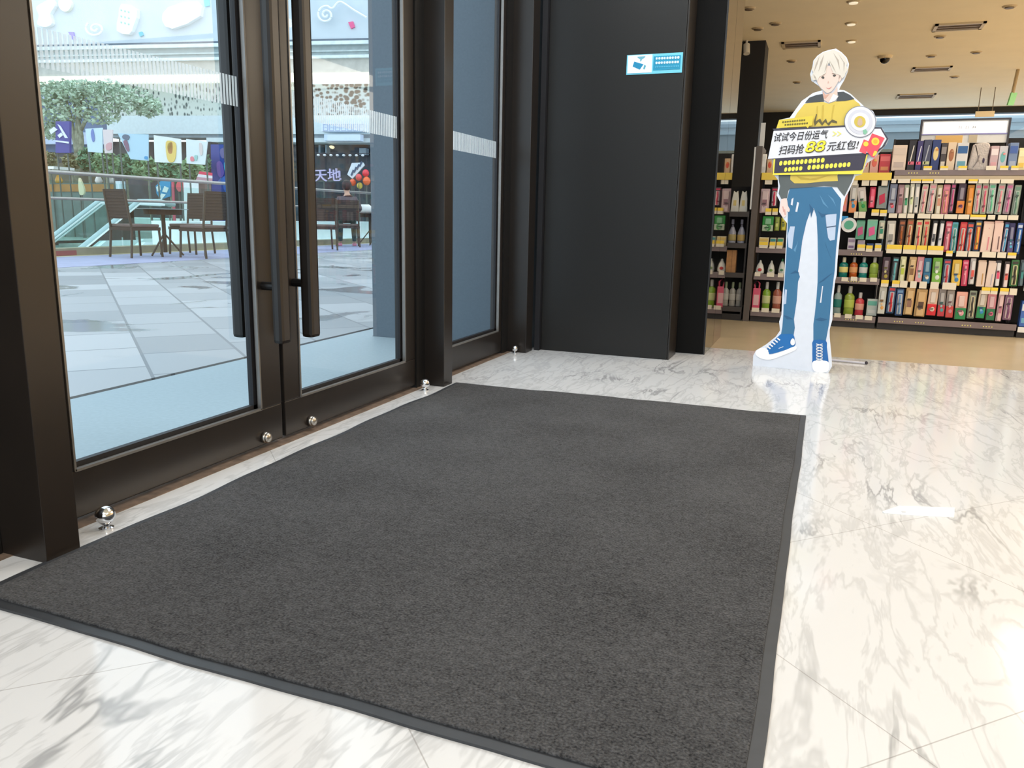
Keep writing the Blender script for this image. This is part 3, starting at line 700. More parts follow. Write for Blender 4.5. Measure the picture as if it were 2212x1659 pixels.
PK = {1: [
 (1920,1937,(128,134,158),(146,152,170),(232,74,96),'band','blue grey'), (1939,1954,(176,140,144),(184,150,154),(150,96,104),'slim','mauve'),
 (1954,1965,(196,206,176),(238,230,222),(60,160,110),'slim','white and green'), (1966,1976,(230,226,206),(240,236,222),(214,226,170),'slim','ivory'),
 (1977,1988,(200,200,196),(238,232,226),(170,176,178),'slim','white'), (1989,2003,(238,226,206),(240,222,212),(232,150,158),'brush','cream and pink'),
 (2005,2021,(226,214,200),(220,214,214),(238,160,170),'brush','pale grey, pink tipped'), (2024,2037,(206,192,150),(236,226,206),(214,150,120),'slim','cream and gold'),
 (2037,2053,(214,130,150),(232,176,140),(236,140,160),'brush','pink and apricot'), (2053,2064,(90,66,76),(190,160,176),(210,80,140),'brush','dark purple'),
 (2069,2087,(72,50,70),(232,140,60),(150,70,120),'band','orange and plum'), (2090,2106,(200,140,50),(228,146,52),(236,170,90),'slim','bright orange'),
 (2107,2121,(206,214,200),(232,222,214),(226,140,160),'brush','pale mint and pink'), (2122,2136,(196,200,180),(222,204,190),(214,90,120),'brush','olive and pink'),
 (2137,2153,(206,214,208),(210,222,214),(110,200,160),'brush','white and mint'), (2154,2170,(198,204,192),(198,214,204),(232,150,160),'brush','mint with a pink stripe'),
 (2172,2187,(188,170,176),(210,180,196),(206,110,160),'brush','rose mauve'), (2190,2206,(150,162,148),(176,196,184),(110,150,130),'brush','sage green')],
2: [
 (1916,1936,(206,200,190),(226,220,210),(150,146,140),'slim','plain grey white'), (1940,1955,(80,50,36),(120,80,50),(176,96,50),'brush','dark brown'),
 (1957,1972,(150,110,70),(226,206,170),(196,96,60),'brush','brown and cream'), (1978,1992,(230,214,170),(236,222,190),(232,90,90),'brush','cream and red'),
 (1994,2008,(230,210,166),(228,208,170),(228,70,66),'brush','cream and scarlet'), (2012,2024,(40,38,40),(236,234,234),(90,90,96),'slim','black and white'),
 (2027,2039,(50,48,52),(232,230,232),(214,214,220),'slim','white on black'), (2041,2056,(200,76,100),(226,130,150),(232,170,180),'brush','pink red'),
 (2057,2071,(96,170,190),(214,226,224),(60,150,140),'brush','teal topped white'), (2072,2088,(214,60,70),(206,214,206),(226,90,80),'brush','red topped white'),
 (2089,2105,(56,70,90),(206,204,212),(230,90,70),'brush','navy and grey'), (2106,2121,(60,80,110),(226,120,70),(240,190,80),'brush','orange striped'),
 (2122,2146,(238,204,190),(240,212,198),(226,140,150),'wide','wide pale pink'), (2147,2167,(238,200,190),(238,206,196),(110,76,76),'wide','wide pink, dark striped'),
 (2168,2180,(70,66,110),(226,220,230),(70,170,220),'brush','white and sky blue'), (2181,2195,(46,40,90),(90,80,130),(80,180,220),'band','navy blue'),
 (2197,2211,(40,70,140),(60,130,200),(200,210,230),'brush','bright blue')],
3: [
 (1905,1923,(62,30,44),(70,44,46),(176,160,60),'band','dark plum'), (1925,1940,(40,40,44),(120,126,128),(110,190,200),'brush','black and clear'),
 (1943,1957,(226,222,180),(232,230,186),(190,206,70),'slim','lime and cream'), (1961,1978,(214,180,130),(220,188,140),(140,100,60),'slim','tan'),
 (1979,1995,(226,150,160),(232,166,170),(170,210,210),'band','rose pink'), (1996,2013,(40,110,150),(46,116,156),(240,230,214),'band','deep teal blue'),
 (2015,2037,(110,170,50),(130,186,70),(226,232,220),'band','leaf green'), (2038,2056,(60,80,110),(190,196,206),(206,70,80),'brush','navy and white'),
 (2058,2079,(232,190,60),(240,200,80),(60,130,190),'band','yellow'), (2081,2095,(220,70,110),(236,110,140),(240,150,170),'brush','hot pink'),
 (2097,2110,(206,202,200),(222,220,220),(226,90,80),'slim','grey white, red dotted'), (2113,2132,(226,200,178),(230,206,190),(196,150,80),'wide','wide beige'),
 (2133,2152,(232,210,196),(234,212,200),(190,180,196),'wide','wide blush'), (2153,2166,(60,56,60),(232,230,232),(232,80,120),'slim','slim white'),
 (2171,2184,(70,60,60),(236,220,220),(232,100,90),'slim','slim pink white'), (2186,2205,(60,120,70),(206,206,160),(60,50,40),'brush','olive and green'),
 (2206,2217,(70,80,90),(90,110,120),(60,140,140),'slim','slate grey')],
4: [
 (1897,1914,(206,206,196),(216,216,206),(232,170,90),'band','clear white'), (1916,1934,(60,90,130),(190,200,210),(214,60,70),'brush','blue with red label'),
 (1936,1953,(60,90,140),(206,206,210),(120,160,200),'brush','blue and white'), (1954,1975,(214,176,120),(222,186,132),(150,110,90),'slim','kraft brown, left'),
 (1977,2002,(206,168,112),(218,180,126),(90,60,40),'slim','kraft brown, right'), (2004,2026,(238,206,180),(226,36,46),(240,214,196),'band','cream over red'),
 (2028,2045,(150,140,136),(200,60,70),(90,160,160),'band','grey over red'), (2046,2064,(160,150,144),(206,70,66),(200,140,150),'band','taupe over red'),
 (2066,2092,(238,176,160),(40,140,80),(240,170,180),'band','peach over green'), (2094,2111,(150,160,140),(226,214,180),(80,76,70),'brush','clear grey green'),
 (2113,2133,(226,206,180),(40,150,90),(60,150,214),'band','cream over green, blue tabbed'), (2135,2155,(226,150,160),(50,120,80),(238,110,150),'band','pink over green'),
 (2157,2170,(226,190,190),(232,200,200),(190,120,140),'slim','pale rose'), (2172,2192,(150,110,136),(206,184,186),(130,80,120),'brush','purple mauve')]}
pegs = []
for r, items in PK.items():
    z0, z1 = rows[r]
    for i, (a, b_, ca, cb, cc, st, words) in enumerate(items):
        pm = {1: 428, 2: 508, 3: 585, 4: 655}[r]
        x0, x1 = gx(a, pm), gx(b_, pm)
        dz = R_.uniform(-0.012, 0.006)
        y = FY + 0.035 + R_.uniform(0, 0.012)
        pack('toothbrush_pack', x0, x1, z0 + dz, z1 + dz, y, ca, cb, cc, st,
             '%s toothbrush pack, %s from left in the %s' % (words, ordn(i+1), rowname[r]), 'toothbrush pack',
             'toothbrush packs in the ' + rowname[r], R_.uniform(-0.03, 0.03))
        pegs.append(((x0+x1)/2, z1 + dz - 0.010, y))
for x, z, y in pegs:
    TP(MB().tube([(x, BY, z), (x, y+0.006, z)], 0.0022, 6), 'peg_hook', M_STEEL)
# price tickets on the hooks
def tickets(P, row_py, spans, h=11):
    for (a, b_, yel) in spans:
        p = row_py + (a - 2000)*0.014
        P_x0, P_x1 = gx(a, p), gx(b_, p)
        ptag(P, P_x0, P_x1, gz(2000, row_py + h*0.5), gz(2000, row_py - h*0.5), FY + 0.004, yel)
tickets(TP, 391, [(1926,1936,0),(1940,1966,0),(1968,1990,1),(1992,2016,1),(2018,2040,0),(2042,2062,0),(2064,2086,0),(2092,2112,1),(2114,2136,0),(2138,2160,0),(2162,2190,0)], 9)
tickets(TP, 467, [(1920,1938,0),(1941,1958,0),(1960,1975,0),(1982,2010,0),(2012,2038,0),(2040,2068,0),(2070,2094,0),(2096,2130,1),(2134,2150,0),(2156,2176,0),(2178,2200,0)], 10)
tickets(TP, 540, [(1915,1948,1),(1951,1978,1),(1980,2002,1),(2004,2038,1)], 19)
tickets(TP, 546, [(2044,2058,1),(2066,2090,0),(2092,2116,0),(2122,2152,0),(2155,2174,0),(2177,2196,1)], 12)
tickets(TP, 616, [(1903,1919,1),(1927,1943,1),(1944,1960,0),(1966,1980,0),(1986,2002,0),(2010,2028,0),(2036,2066,0)], 15)
tickets(TP, 622, [(2121,2140,1),(2141,2156,1),(2161,2180,1),(2182,2198,0)], 14)
# boxes on the top shelf
TOP = [(1928,1960,312,(236,214,196),(226,206,190),(206,186,176),0,'tall cream carton'), (1962,1979,301,(34,26,32),(236,226,214),(232,110,130),1,'black carton with pink band'),
 (1980,1993,303,(60,52,110),(240,236,240),(236,90,130),1,'navy carton with white brush print'), (1994,2012,300,(70,72,100),(176,180,190),(206,206,150),1,'slate blue carton'),
 (2013,2032,300,(44,60,120),(240,214,150),(226,150,70),2,'blue carton with a yellow oval print'), (2033,2046,309,(72,62,62),(150,140,136),(226,214,196),0,'dark brown carton'),
 (2047,2066,306,(236,210,180),(176,110,70),(190,140,100),2,'tan carton with brown oval print'), (2067,2093,307,(226,222,220),(50,100,160),(110,170,190),0,'white carton with blue top'),
 (2141,2159,314,(206,176,180),(240,226,226),(226,170,176),0,'dusty pink carton'), (2160,2179,314,(206,206,214),(120,190,190),(240,150,150),2,'pale carton with teal oval'),
 (2181,2201,307,(120,140,176),(70,100,170),(170,180,200),0,'blue grey carton'), (2203,2220,318,(240,222,170),(250,236,190),(240,200,90),0,'pale yellow carton')]
for i, (a, b_, pt, ca, cb, cc, k, words) in enumerate(TOP):
    pm = 366
    x0, x1 = gx(a, 340), gx(b_, 340)
    if i == len(TOP)-1: x1 = min(x1, TX1+0.03)
    carton('product_carton', x0, x1, SH+0.0005, gz((a+b_)/2, pt + (a-2000)*0.0), FY+0.04+R_.uniform(0, 0.015), 0.08, ca, cb, cc,
           '%s, %s from left along the top shelf' % (words, ordn(i+1)), 'carton', 'cartons on the top shelf', k)
# grey plush pouch
x0, x1 = gx(2096, 340), gx(2140, 340); z1 = gz(2118, 307)
t = empty('plush_pouch', ((x0+x1)/2, FY+0.09, SH+0.001)); tag(t, 'big soft grey pouch on the top shelf between two cartons', 'pouch')
b = MB(); hw = (x1-x0)/2*0.95; h = z1-SH
out = spline([(-hw, 0.01), (-hw*0.4, 0.0), (hw*0.5, 0.0), (hw, 0.02), (hw*0.93, h*0.5), (hw, h*0.9), (hw*0.6, h), (-hw*0.5, h*0.97), (-hw*0.7, h*0.9), (-hw*0.85, h*0.5)], 4)
b.prism([(x, -0.035, max(0.0, z)) for x, z in out], [(x, 0.03, max(0.0, z)) for x, z in out])
b.build('bag', mat('grey_plush', srgb(206, 196, 190), 0.95, bump=0.6, bscale=90), t, bevel=0.012)
MB().tube([(-hw*0.5, -0.038, h*0.12), (-hw*0.1, -0.040, h*0.35), (0, -0.038, h*0.55)], 0.004, 6).build('seam', cm(150, 140, 140), t)
MB().ball((hw*0.5, -0.036, h*0.36), 0.012, 8, (0.6, 0.5, 1.6)).build('toggle', cm(70, 60, 90), t, smooth=True)
tickets(TP, 363, [(1995,2013,1),(2031,2048,1),(2070,2089,1),(2130,2152,0),(2160,2178,1),(2184,2200,1)], 9)

# lit white sign above the top shelf
sgn = empty('lit_sign', (gx(2085, 285), BY-0.05, SH)); tag(sgn, 'white lit header sign in a dark frame above the toothbrush shelf', 'sign')
SY = BY - 0.09
a0, a1, a2, a3 = on_y(1994, 263, SY), on_y(2179, 257, SY), on_y(2175, 308, SY), on_y(1988, 310, SY)
zt, zb = (a0.z+a1.z)/2, (a2.z+a3.z)/2
xa, xb = (a0.x+a3.x)/2, (a1.x+a2.x)/2
SP = lambda mb, nm, m, **k: relparent(mb.build(nm, m, **k), sgn)
SP(MB().box(xa, xb, SY, SY+0.03, zb, zt), 'board', cm(238, 236, 232))
SP(MB().box(xa+0.01, xb-0.01, SY-0.004, SY, zb+(zt-zb)*0.43, zt-0.01), 'lit_panel', mat('lit_panel', (0.95, 0.95, 0.97), 0.4, emit=(1, 1, 1), es=0.55))
fb = MB()
for q in ((xa-0.012, xa, zb-0.03, zt+0.012), (xb, xb+0.012, zb-0.03, zt+0.012), (xa, xb, zt, zt+0.012)): fb.box(q[0], q[1], SY-0.01, SY+0.03, q[2], q[3])
SP(fb, 'frame', cm(58, 54, 62))
SP(MB().box(xa, xb, SY-0.006, SY, zb+(zt-zb)*0.37, zb+(zt-zb)*0.42), 'purple_line', cm(150, 146, 204))
SP(MB().box(gx(2030, 300), gx(2091, 300), SY-0.005, SY, zb+0.002, zb+(zt-zb)*0.34), 'orange_band', cm(244, 194, 112))
SP(MB().box(gx(2105, 300), gx(2124, 300), SY-0.005, SY, zb+0.002, zb+(zt-zb)*0.36), 'tan_patch', cm(206, 190, 160))
b = MB()
for k, px in enumerate((2075, 2090, 2105)):
    x = on_y(px, 272, SY).x; z = zt - (zt-zb)*0.30
    b.box(x-0.010, x-0.006, SY-0.0055, SY-0.003, z-0.012, z+0.010); b.box(x+0.003, x+0.007, SY-0.0055, SY-0.003, z-0.012, z+0.010)
    if k == 2: b.box(x-0.012, x+0.010, SY-0.0055, SY-0.003, z-0.003, z+0.001)
SP(b, 'faint_lettering', cm(216, 214, 214))
for x in (xa-0.006, xb+0.006): SP(MB().box(x-0.006, x+0.006, SY, SY+0.02, SH+0.0008, zb-0.03), 'support', cm(50, 46, 52))

# ---- next unit, cut by the right edge of the photo
NU, NP = unit('shelf_unit', TX1+0.014, TX1+0.62, 'shelf unit cut off by the right edge of the photo')
for z in (0.074, 0.372, 0.66, 0.93, SH): shelf(NP, TX1+0.014, TX1+0.62, z, 0.34, cm(236, 234, 232))
for i, (r, ca, wd) in enumerate(((0.074, (70, 110, 190), 'lowest'), (0.372, (60, 90, 150), 'second lowest'), (0.66, (200, 210, 220), 'third'), (0.93, (150, 170, 160), 'fourth'))):
    carton('product_carton', TX1+0.025, TX1+0.085, r+0.0045, r+0.19, FY+0.05, 0.06, ca, (226, 232, 240), (120, 180, 210), 'carton at the right edge of the photo, on the %s shelf there' % wd, 'carton', 'cartons at the right edge', 0)

# ---- bottle unit behind the cutout
BX0, BX1 = gx(1620, 685), TX0 - 0.016
BU, BP = unit('shelf_unit', BX0, BX1, 'black shelf unit of bottles and packs behind the cardboard cutout')
zA = gz(1880, 374); M_YR = cm(246, 214, 80)
shelf(BP, BX0, BX1, zA, 0.34, M_YR, 0.050)
zB, zC, zD = gz(1870, 542), gz(1860, 602), 0.088
shelf(BP, BX0, BX1, zB, 0.32, None, 0.040); shelf(BP, BX0, BX1, zC, 0.32, None, 0.044); shelf(BP, BX0, BX1, zD, 0.35, None, 0.042)
marks(BP, gx(1838, 551), zB-0.030, 5, BY-0.3325); marks(BP, gx(1832, 611), zC-0.030, 5, BY-0.3325); marks(BP, gx(1826, 691), zD-0.030, 5, BY-0.3625)
def bpack(a, b_, pt, pb, ca, cb, cc, st, lab, lean=0.0, cat='hanging pack'):
    pm = (pt+pb)/2; x0, x1 = gx(a, pm), gx(b_, pm); z0, z1 = gz((a+b_)/2, pb), gz((a+b_)/2, pt)
    pack('hanging_pack', x0, x1, z0, z1, FY+0.05, ca, cb, cc, st, lab, cat, 'packs hanging behind the cutout', lean)
    BP(MB().tube([((x0+x1)/2, BY, z1-0.012), ((x0+x1)/2, FY+0.058, z1-0.012)], 0.0022, 6), 'peg_hook', M_STEEL)
bpack(1816, 1832, 405, 457, (190, 150, 150), (226, 130, 130), (232, 140, 90), 'slim', 'narrow red and clear pack hanging closest to the cutout at its right elbow')
bpack(1835, 1853, 396, 460, (206, 200, 190), (236, 150, 90), (40, 140, 190), 'band', 'slim pack patterned in blue, orange and pink hanging right of the cutout')
bpack(1858, 1877, 403, 458, (226, 214, 206), (120, 170, 90), (30, 150, 70), 'band', 'tilted white pack with green spot hanging beside a hot pink pack', -0.15)
bpack(1878, 1892, 403, 449, (206, 40, 80), (236, 90, 120), (240, 130, 150), 'slim', 'hot pink pack hanging right of the tilted white pack', 0.0)
bpack(1895, 1918, 401, 450, (120, 130, 124), (140, 146, 140), (196, 30, 70), 'pouch', 'grey pouch with red oval hanging left of the toothbrush unit')
bpack(1849, 1869, 475, 517, (60, 130, 100), (90, 160, 130), (196, 80, 130), 'pouch', 'dark green pouch with magenta patch on the second hanging row')
bpack(1872, 1896, 474, 518, (150, 196, 170), (110, 186, 156), (226, 90, 150), 'pouch', 'mint green pouch with pink patch on the second hanging row')
bpack(1898, 1912, 476, 517, (190, 200, 180), (214, 210, 190), (40, 140, 110), 'slim', 'pale slim pack at the right end of the second hanging row')
bpack(1641, 1662, 407, 460, (206, 180, 184), (214, 190, 190), (150, 110, 120), 'slim', 'dusty pink pack hanging left of the cutout, beside the shelf end')
bpack(1664, 1680, 404, 447, (60, 40, 50), (226, 214, 214), (214, 50, 90), 'brush', 'dark pack with red print hanging against the left sleeve of the cutout')
bpack(1645, 1671, 467, 500, (40, 150, 60), (190, 206, 180), (60, 140, 70), 'band', 'bright green topped pack left of the cutout hand')
bpack(1672, 1684, 468, 499, (130, 150, 50), (150, 166, 70), (206, 214, 120), 'slim', 'olive pack between the green topped pack and the yellow pack')
bpack(1686, 1698, 470, 498, (206, 196, 60), (214, 206, 80), (120, 130, 60), 'slim', 'yellow pack just below the cutout hand')
for (a, b_, p, yl) in ((1842,1853,393,0),(1862,1878,394,0),(1880,1895,394,0),(1905,1918,394,0),(1883,1899,459,1),(1901,1916,460,1),(1845,1854,464,0),(1855,1870,464,0),(1653,1666,457,1),(1668,1680,457,1),(1652,1668,391,0),(1852,1869,535,1),(1871,1885,537,1),(1890,1904,536,1),(1640,1658,529,1),(1662,1674,530,1),(1677,1690,530,1)):
    ptag(BP, gx(a, p), gx(b_, p), gz(a, p+7), gz(a, p-7), FY+0.02 if p < 500 else FY+0.018, yl)
for (a, b_, p) in ((1630,1642,592),(1656,1672,593),(1680,1692,594),(1818,1832,603),(1838,1852,602),(1857,1872,604),(1880,1895,604),(1624,1640,668),(1645,1661,669),(1667,1684,670),(1802,1816,680),(1825,1840,682),(1848,1864,684),(1868,1884,686)):
    ptag(BP, gx(a, p), gx(b_, p), gz(a, p+5), gz(a, p-4), (BY-0.335) if p < 640 else (BY-0.365), 0)
# white round dental box
x = gx(1834, 487)
t = empty('round_case', (x, FY+0.05, gz(1834, 502))); tag(t, 'round white case with green centre hanging beside the cutout hip', 'case')
R0 = (gz(1834, 470)-gz(1834, 502))/2
b = MB().tube([(0, 0.015, R0), (0, -0.01, R0)], R0, 20); b.build('case', cm(240, 242, 244), t)
MB().tube([(0, -0.010, R0), (0, -0.013, R0)], R0*0.62, 18).build('green_centre', cm(90, 180, 150), t)
MB().box(-R0, -R0*0.2, -0.004, 0.003, R0*1.5, R0*2.2).build('blue_tab', cm(40, 150, 220), t)
BP(MB().tube([(x, BY, gz(1834, 470)-0.004), (x, FY+0.067, gz(1834, 470)-0.004)], 0.0022, 6), 'peg_hook', M_STEEL)
# top shelf and small boxes
for (a, b_, pt, ca, cb, cc, k, lab, zs) in (
 (1862,1880,334,(226,190,160),(226,90,70),(110,150,90),2,'cream carton with red oval, first right of the cutout sign',zA), (1881,1900,332,(238,176,160),(236,110,90),(240,190,90),2,'salmon carton between the cream and red cartons',zA),
 (1901,1926,331,(206,56,66),(236,110,110),(232,150,90),0,'red carton at the right end of the yellow shelf',zA), (1655,1668,340,(226,190,150),(226,90,60),(236,150,60),2,'cream carton with orange print left of the cutout sign',zA), (1642,1654,331,(236,234,230),(226,226,222),(214,210,206),0,'white carton at the left end of the yellow shelf',zA),
 (1831,1848,514,(228,220,228),(170,150,176),(140,110,150),0,'small white box with purple print on the rail beside the cutout thigh',zB), (1852,1869,519,(226,216,220),(200,180,200),(236,220,226),0,'small lilac box behind a yellow ticket on the middle shelf',zB), (1872,1888,526,(40,70,130),(60,90,150),(226,140,90),0,'low blue box on the middle shelf',zB), (1890,1904,526,(236,238,236),(120,200,160),(206,214,206),2,'low white tub with green print at the right end of the middle shelf',zB),
 (1637,1659,513,(236,222,180),(240,206,110),(220,190,120),0,'cream box, leftmost on the middle shelf',zB), (1661,1675,514,(206,200,170),(60,150,150),(240,206,90),0,'cream and teal box second from left on the middle shelf',zB), (1677,1691,514,(210,204,176),(60,160,120),(244,210,90),0,'cream and green box beside the left thigh of the cutout',zB)):
    carton('product_carton', gx(a, pt+15), gx(b_, pt+15), zs+0.0045, gz((a+b_)/2, pt), FY+0.075, 0.06, ca, cb, cc, lab, 'carton', 'cartons on the bottle unit', k)
def bot(a, b_, pt, zs, ca, cb, cc, lab, st=0, y=FY+0.10):
    pb = 592 if zs == zC else 676
    x0, x1 = gx(a, (pt+pb)/2), gx(b_, (pt+pb)/2)
    bottle('product_bottle', (x0+x1)/2, y, zs+0.0005, gz((a+b_)/2, pt)-zs, (x1-x0)/2*0.93, ca, cb, cc, lab, 'bottle', 'bottles behind the cutout', st)
bot(1813,1834,557,zC,(30,130,120),(236,230,200),(240,226,140),'squat teal bottle with yellow top beside the right knee of the cutout')
bot(1836,1855,557,zC,(206,100,40),(176,170,166),(240,170,110),'orange bottle, second right of the cutout on the upper bottle shelf')
bot(1857,1877,557,zC,(40,150,140),(190,196,196),(226,226,222),'teal bottle, third right of the cutout on the upper bottle shelf')
bot(1880,1901,557,zC,(176,200,80),(206,206,200),(150,176,70),'lime bottle at the right end of the upper bottle shelf')
bot(1801,1820,618,zD,(150,170,164),(206,206,202),(30,120,110),'clear bottle with teal label beside the right shin of the cutout')
bot(1824,1848,620,zD,(160,180,70),(190,190,184),(190,206,90),'lime bottle, second right of the cutout on the lowest shelf')
bot(1848,1869,634,zD,(214,70,80),(206,200,200),(240,170,150),'short red pink bottle on the lowest shelf')
bpx0, bpx1 = gx(1873, 665), gx(1897, 665)
carton('product_carton', bpx0, bpx1, zD+0.0045, gz(1885, 648), FY+0.08, 0.05, (206, 214, 206), (110, 190, 170), (226, 226, 220), 'pale mint carton at the right end of the lowest bottle shelf', 'carton', 'cartons on the bottle unit', 0)
bot(1630,1650,563,zC,(236,234,226),(226,226,222),(206,60,60),'white drop shaped bottle with red spot near the shelf end',1)
bot(1656,1673,564,zC,(232,232,222),(226,226,222),(140,170,100),'white drop shaped bottle with green spot, second from the shelf end',1)
bot(1680,1696,560,zC,(226,230,224),(40,130,80),(90,150,110),'white bottle with green cap beside the left knee of the cutout',1)
bot(1623,1641,606,zD,(232,90,120),(240,120,150),(240,190,190),'pink jug bottle with handle at the left end of the lowest shelf',2)
bot(1644,1663,611,zD,(140,180,60),(200,200,196),(206,214,150),'lime green bottle second from left on the lowest shelf')
bot(1667,1687,611,zD,(176,100,80),(206,206,206),(226,170,150),'red brown bottle beside the left shin of the cutout')

# ---- end panel and narrow rack at the mirrored column
ep = MB().box(gx(1605, 684), BX0-0.008, FY-0.01, BY+0.03, 0.0, gz(1635, 316)).build('end_panel', mat('taupe_laminate', srgb(92, 82, 76), 0.5))
tag(ep, 'tall taupe end panel closing the left side of the bottle shelves', 'panel')
xe = gx(1605, 684)
kp = MB().box(xe-0.014, xe-0.002, FY-0.006, FY+0.002, gz(1615, 452), gz(1615, 318)).build('white_edging', cm(240, 240, 238)); relparent(kp, ep)
cd = MB().box(gx(1640, 290), gx(1650, 290), FY+0.1, FY+0.11, gz(1635, 316)-0.0, gz(1640, 262)).build('paper_card', cm(226, 226, 224))
tag(cd, 'narrow white card standing on top of the taupe end panel', 'card')
RX0, RX1 = gx(1553, 688), xe-0.016
rk = empty('display_rack', ((RX0+RX1)/2, FY+0.2, 0)); tag(rk, 'narrow dark display rack between mirrored column and taupe end panel', 'rack')
KP = lambda mb, nm, m, **k: relparent(mb.build(nm, m, **k), rk)
KP(MB().box(RX0, RX1, BY-0.1, BY-0.08, 0, gz(1590, 400)), 'back_panel', M_BACK)
KP(MB().box(RX0, RX1, FY+0.02, BY-0.1, 0, 0.05), 'plinth', M_SHELF)
zs_ = [gz(1585, 458), gz(1582, 526), gz(1580, 590), 0.105]
for z in zs_:
    KP(MB().box(RX0, RX1, FY+0.02, BY-0.1, z-0.012, z), 'shelf_board', mat('grey_shelf', srgb(70, 64, 62), 0.5))
    KP(MB().box(RX0, RX1, FY+0.012, FY+0.02, z-0.035, z+0.004), 'shelf_lip', mat('grey_shelf', (0,0,0)))
for x in (RX0, RX1-0.012): KP(MB().box(x, x+0.012, FY+0.02, FY+0.04, 0.05, gz(1590, 455)), 'upright', M_SHELF)
rw = RX1-RX0
for i, (xx, lab) in enumerate(((0.30, 'white pouch, left of two on the top of the narrow rack'), (0.68, 'white pouch, right of two on the top of the narrow rack'))):
    x = RX0 + rw*xx; h = gz(1590, 411)-zs_[0]
    t = empty('white_pouch', (x, FY+0.09, zs_[0]+0.0008)); tag(t, lab, 'pouch', 'white pouches on the narrow rack')
    hw = rw*0.19
    o_ = [(-hw, 0), (hw, 0), (hw*0.8, h*0.6), (hw*0.5, h), (0, h*0.9), (-hw*0.5, h), (-hw*0.8, h*0.6)]
    b = MB(); b.prism([(p, -0.02, q) for p, q in o_], [(p, 0.02, q) for p, q in o_]); b.build('bag', cm(244, 240, 228), t, bevel=0.006)
    MB().box(-hw*0.4, hw*0.3, -0.0225, -0.0195, h*0.3, h*0.55).build('printed_label', cm(240, 216, 140), t)
for i, (xx, cc, lab) in enumerate(((0.27, (190, 170, 110), 'grey spray bottle, left of two on the narrow rack'), (0.68, (214, 180, 110), 'grey spray bottle, right of two on the narrow rack'))):
    bottle('spray_bottle', RX0+rw*xx, FY+0.09, zs_[1]+0.0008, gz(1585, 474)-zs_[1], rw*0.18, (176, 176, 190), (120, 120, 136), cc, lab, 'bottle', 'spray bottles on the narrow rack', 3)
t = empty('wooden_box', (RX0+rw*0.32, FY+0.07, zs_[2]+0.0008)); tag(t, 'plain wooden box standing on the narrow rack', 'box')
h = gz(1578, 541)-zs_[2]
MB().box(-rw*0.22, rw*0.22, 0, 0.08, 0, h).build('box', mat('pale_wood', srgb(196, 142, 90), 0.6, var=0.15, scale=30), t, bevel=0.002)
MB().box(rw*0.02, rw*0.035, -0.001, 0.002, 0.002, h-0.002).build('seam', cm(120, 80, 50), t)
for i, (xx, lab) in enumerate(((0.17, 'left grey bottle of three at the bottom of the narrow rack'), (0.48, 'middle grey bottle of three at the bottom of the narrow rack'), (0.80, 'right grey bottle of three at the bottom of the narrow rack'))):
    bottle('tall_bottle', RX0+rw*xx, FY+0.09, zs_[3]+0.0008, gz(1580, 611)-zs_[3], rw*0.145, (176, 170, 160), (150, 160, 130), (196, 190, 180), lab, 'bottle', 'grey bottles at the foot of the narrow rack', 0)

# ------------------------------------------------------------------ cardboard cutout
A_, B_ = on_floor(1626, 790), on_floor(1790, 806)
SF = Frame((A_.x, A_.y, 0), (B_.x - A_.x, B_.y - A_.y, 0))
ctr = (A_ + B_) / 2
st = empty('cardboard_cutout', (ctr.x, ctr.y, 0), math.atan2(SF.u.y, SF.u.x))
tag(st, 'life size cardboard cutout of a pale haired youth in yellow hoodie and jeans', 'cardboard cutout')
def lay(name, pts, lvl, m, smooth=0, th=0.0012):
    if smooth: pts = spline(pts, smooth)
    return SF.slab(name, pts, lvl*0.0010, th, m, st)
C_BOARD = cm(222, 227, 238, 0.35)
board = [(1753,175),(1750,160),(1755,144),(1757,131),(1766,120),(1778,112),(1790,108),(1806,105),(1818,113),(1829,124),(1834,138),(1831,155),(1824,172),(1815,187),(1812,194),
 (1824,195),(1838,203),(1852,216),(1868,231),(1886,240),(1894,258),(1890,278),(1906,277),(1919,301),(1915,311),(1897,332),(1884,345),(1873,352),(1861,377),(1848,380),(1841,396),(1834,412),(1826,426),
 (1821,446),(1816,490),(1809,560),(1807,595),(1804,606),(1800,640),(1798,690),(1792,712),(1792,728),(1796,770),(1797,792),(1789,806),
 (1770,804),(1756,803),(1700,797),(1626,790),(1627,768),(1633,757),(1655,744),(1676,727),(1685,714),(1683,695),(1688,680),(1690,640),(1694,600),(1697,540),(1700,482),(1692,472),(1683,458),(1685,436),(1678,422),(1681,404),(1680,388),(1671,377),(1668,344),(1658,344),(1672,281),(1677,278),(1683,259),(1706,254),
 (1716,240),(1732,218),(1756,201),(1776,195),(1769,186),(1758,178)]
SF.slab('board', board, 0.0, 0.008, C_BOARD, st)
# trousers
C_J, C_JD, C_JL = cm(56, 112, 152), cm(42, 92, 132), cm(190, 204, 226)
legL = [(1707,404),(1700,430),(1702,460),(1701,500),(1698,560),(1694,620),(1692,680),(1690,706),(1687,722),(1714,726),(1717,708),(1715,690),(1721,650),(1724,608),(1728,598),(1724,586),(1728,560),(1733,520),(1742,480),(1751,455),(1758,450),(1764,468),(1766,510),(1767,560),(1766,610),(1764,640),(1760,680),(1757,700),(1757,735),(1784,736),(1790,704),(1792,690),(1796,640),(1801,600),(1803,585),(1806,540),(1810,500),(1814,470),(1817,430),(1797,404)]
lay('jeans', legL, 1, C_J)
for q in ([(1758,452),(1752,470),(1748,440)], [(1766,455),(1775,470),(1790,462),(1776,462)], [(1727,590),(1718,584),(1706,592),(1718,590)], [(1768,612),(1780,606),(1800,588),(1782,600)], [(1760,690),(1772,686),(1788,690),(1774,694)], [(1692,680),(1704,684),(1714,690),(1700,690)]):
    lay('fold', q, 2, C_JD)
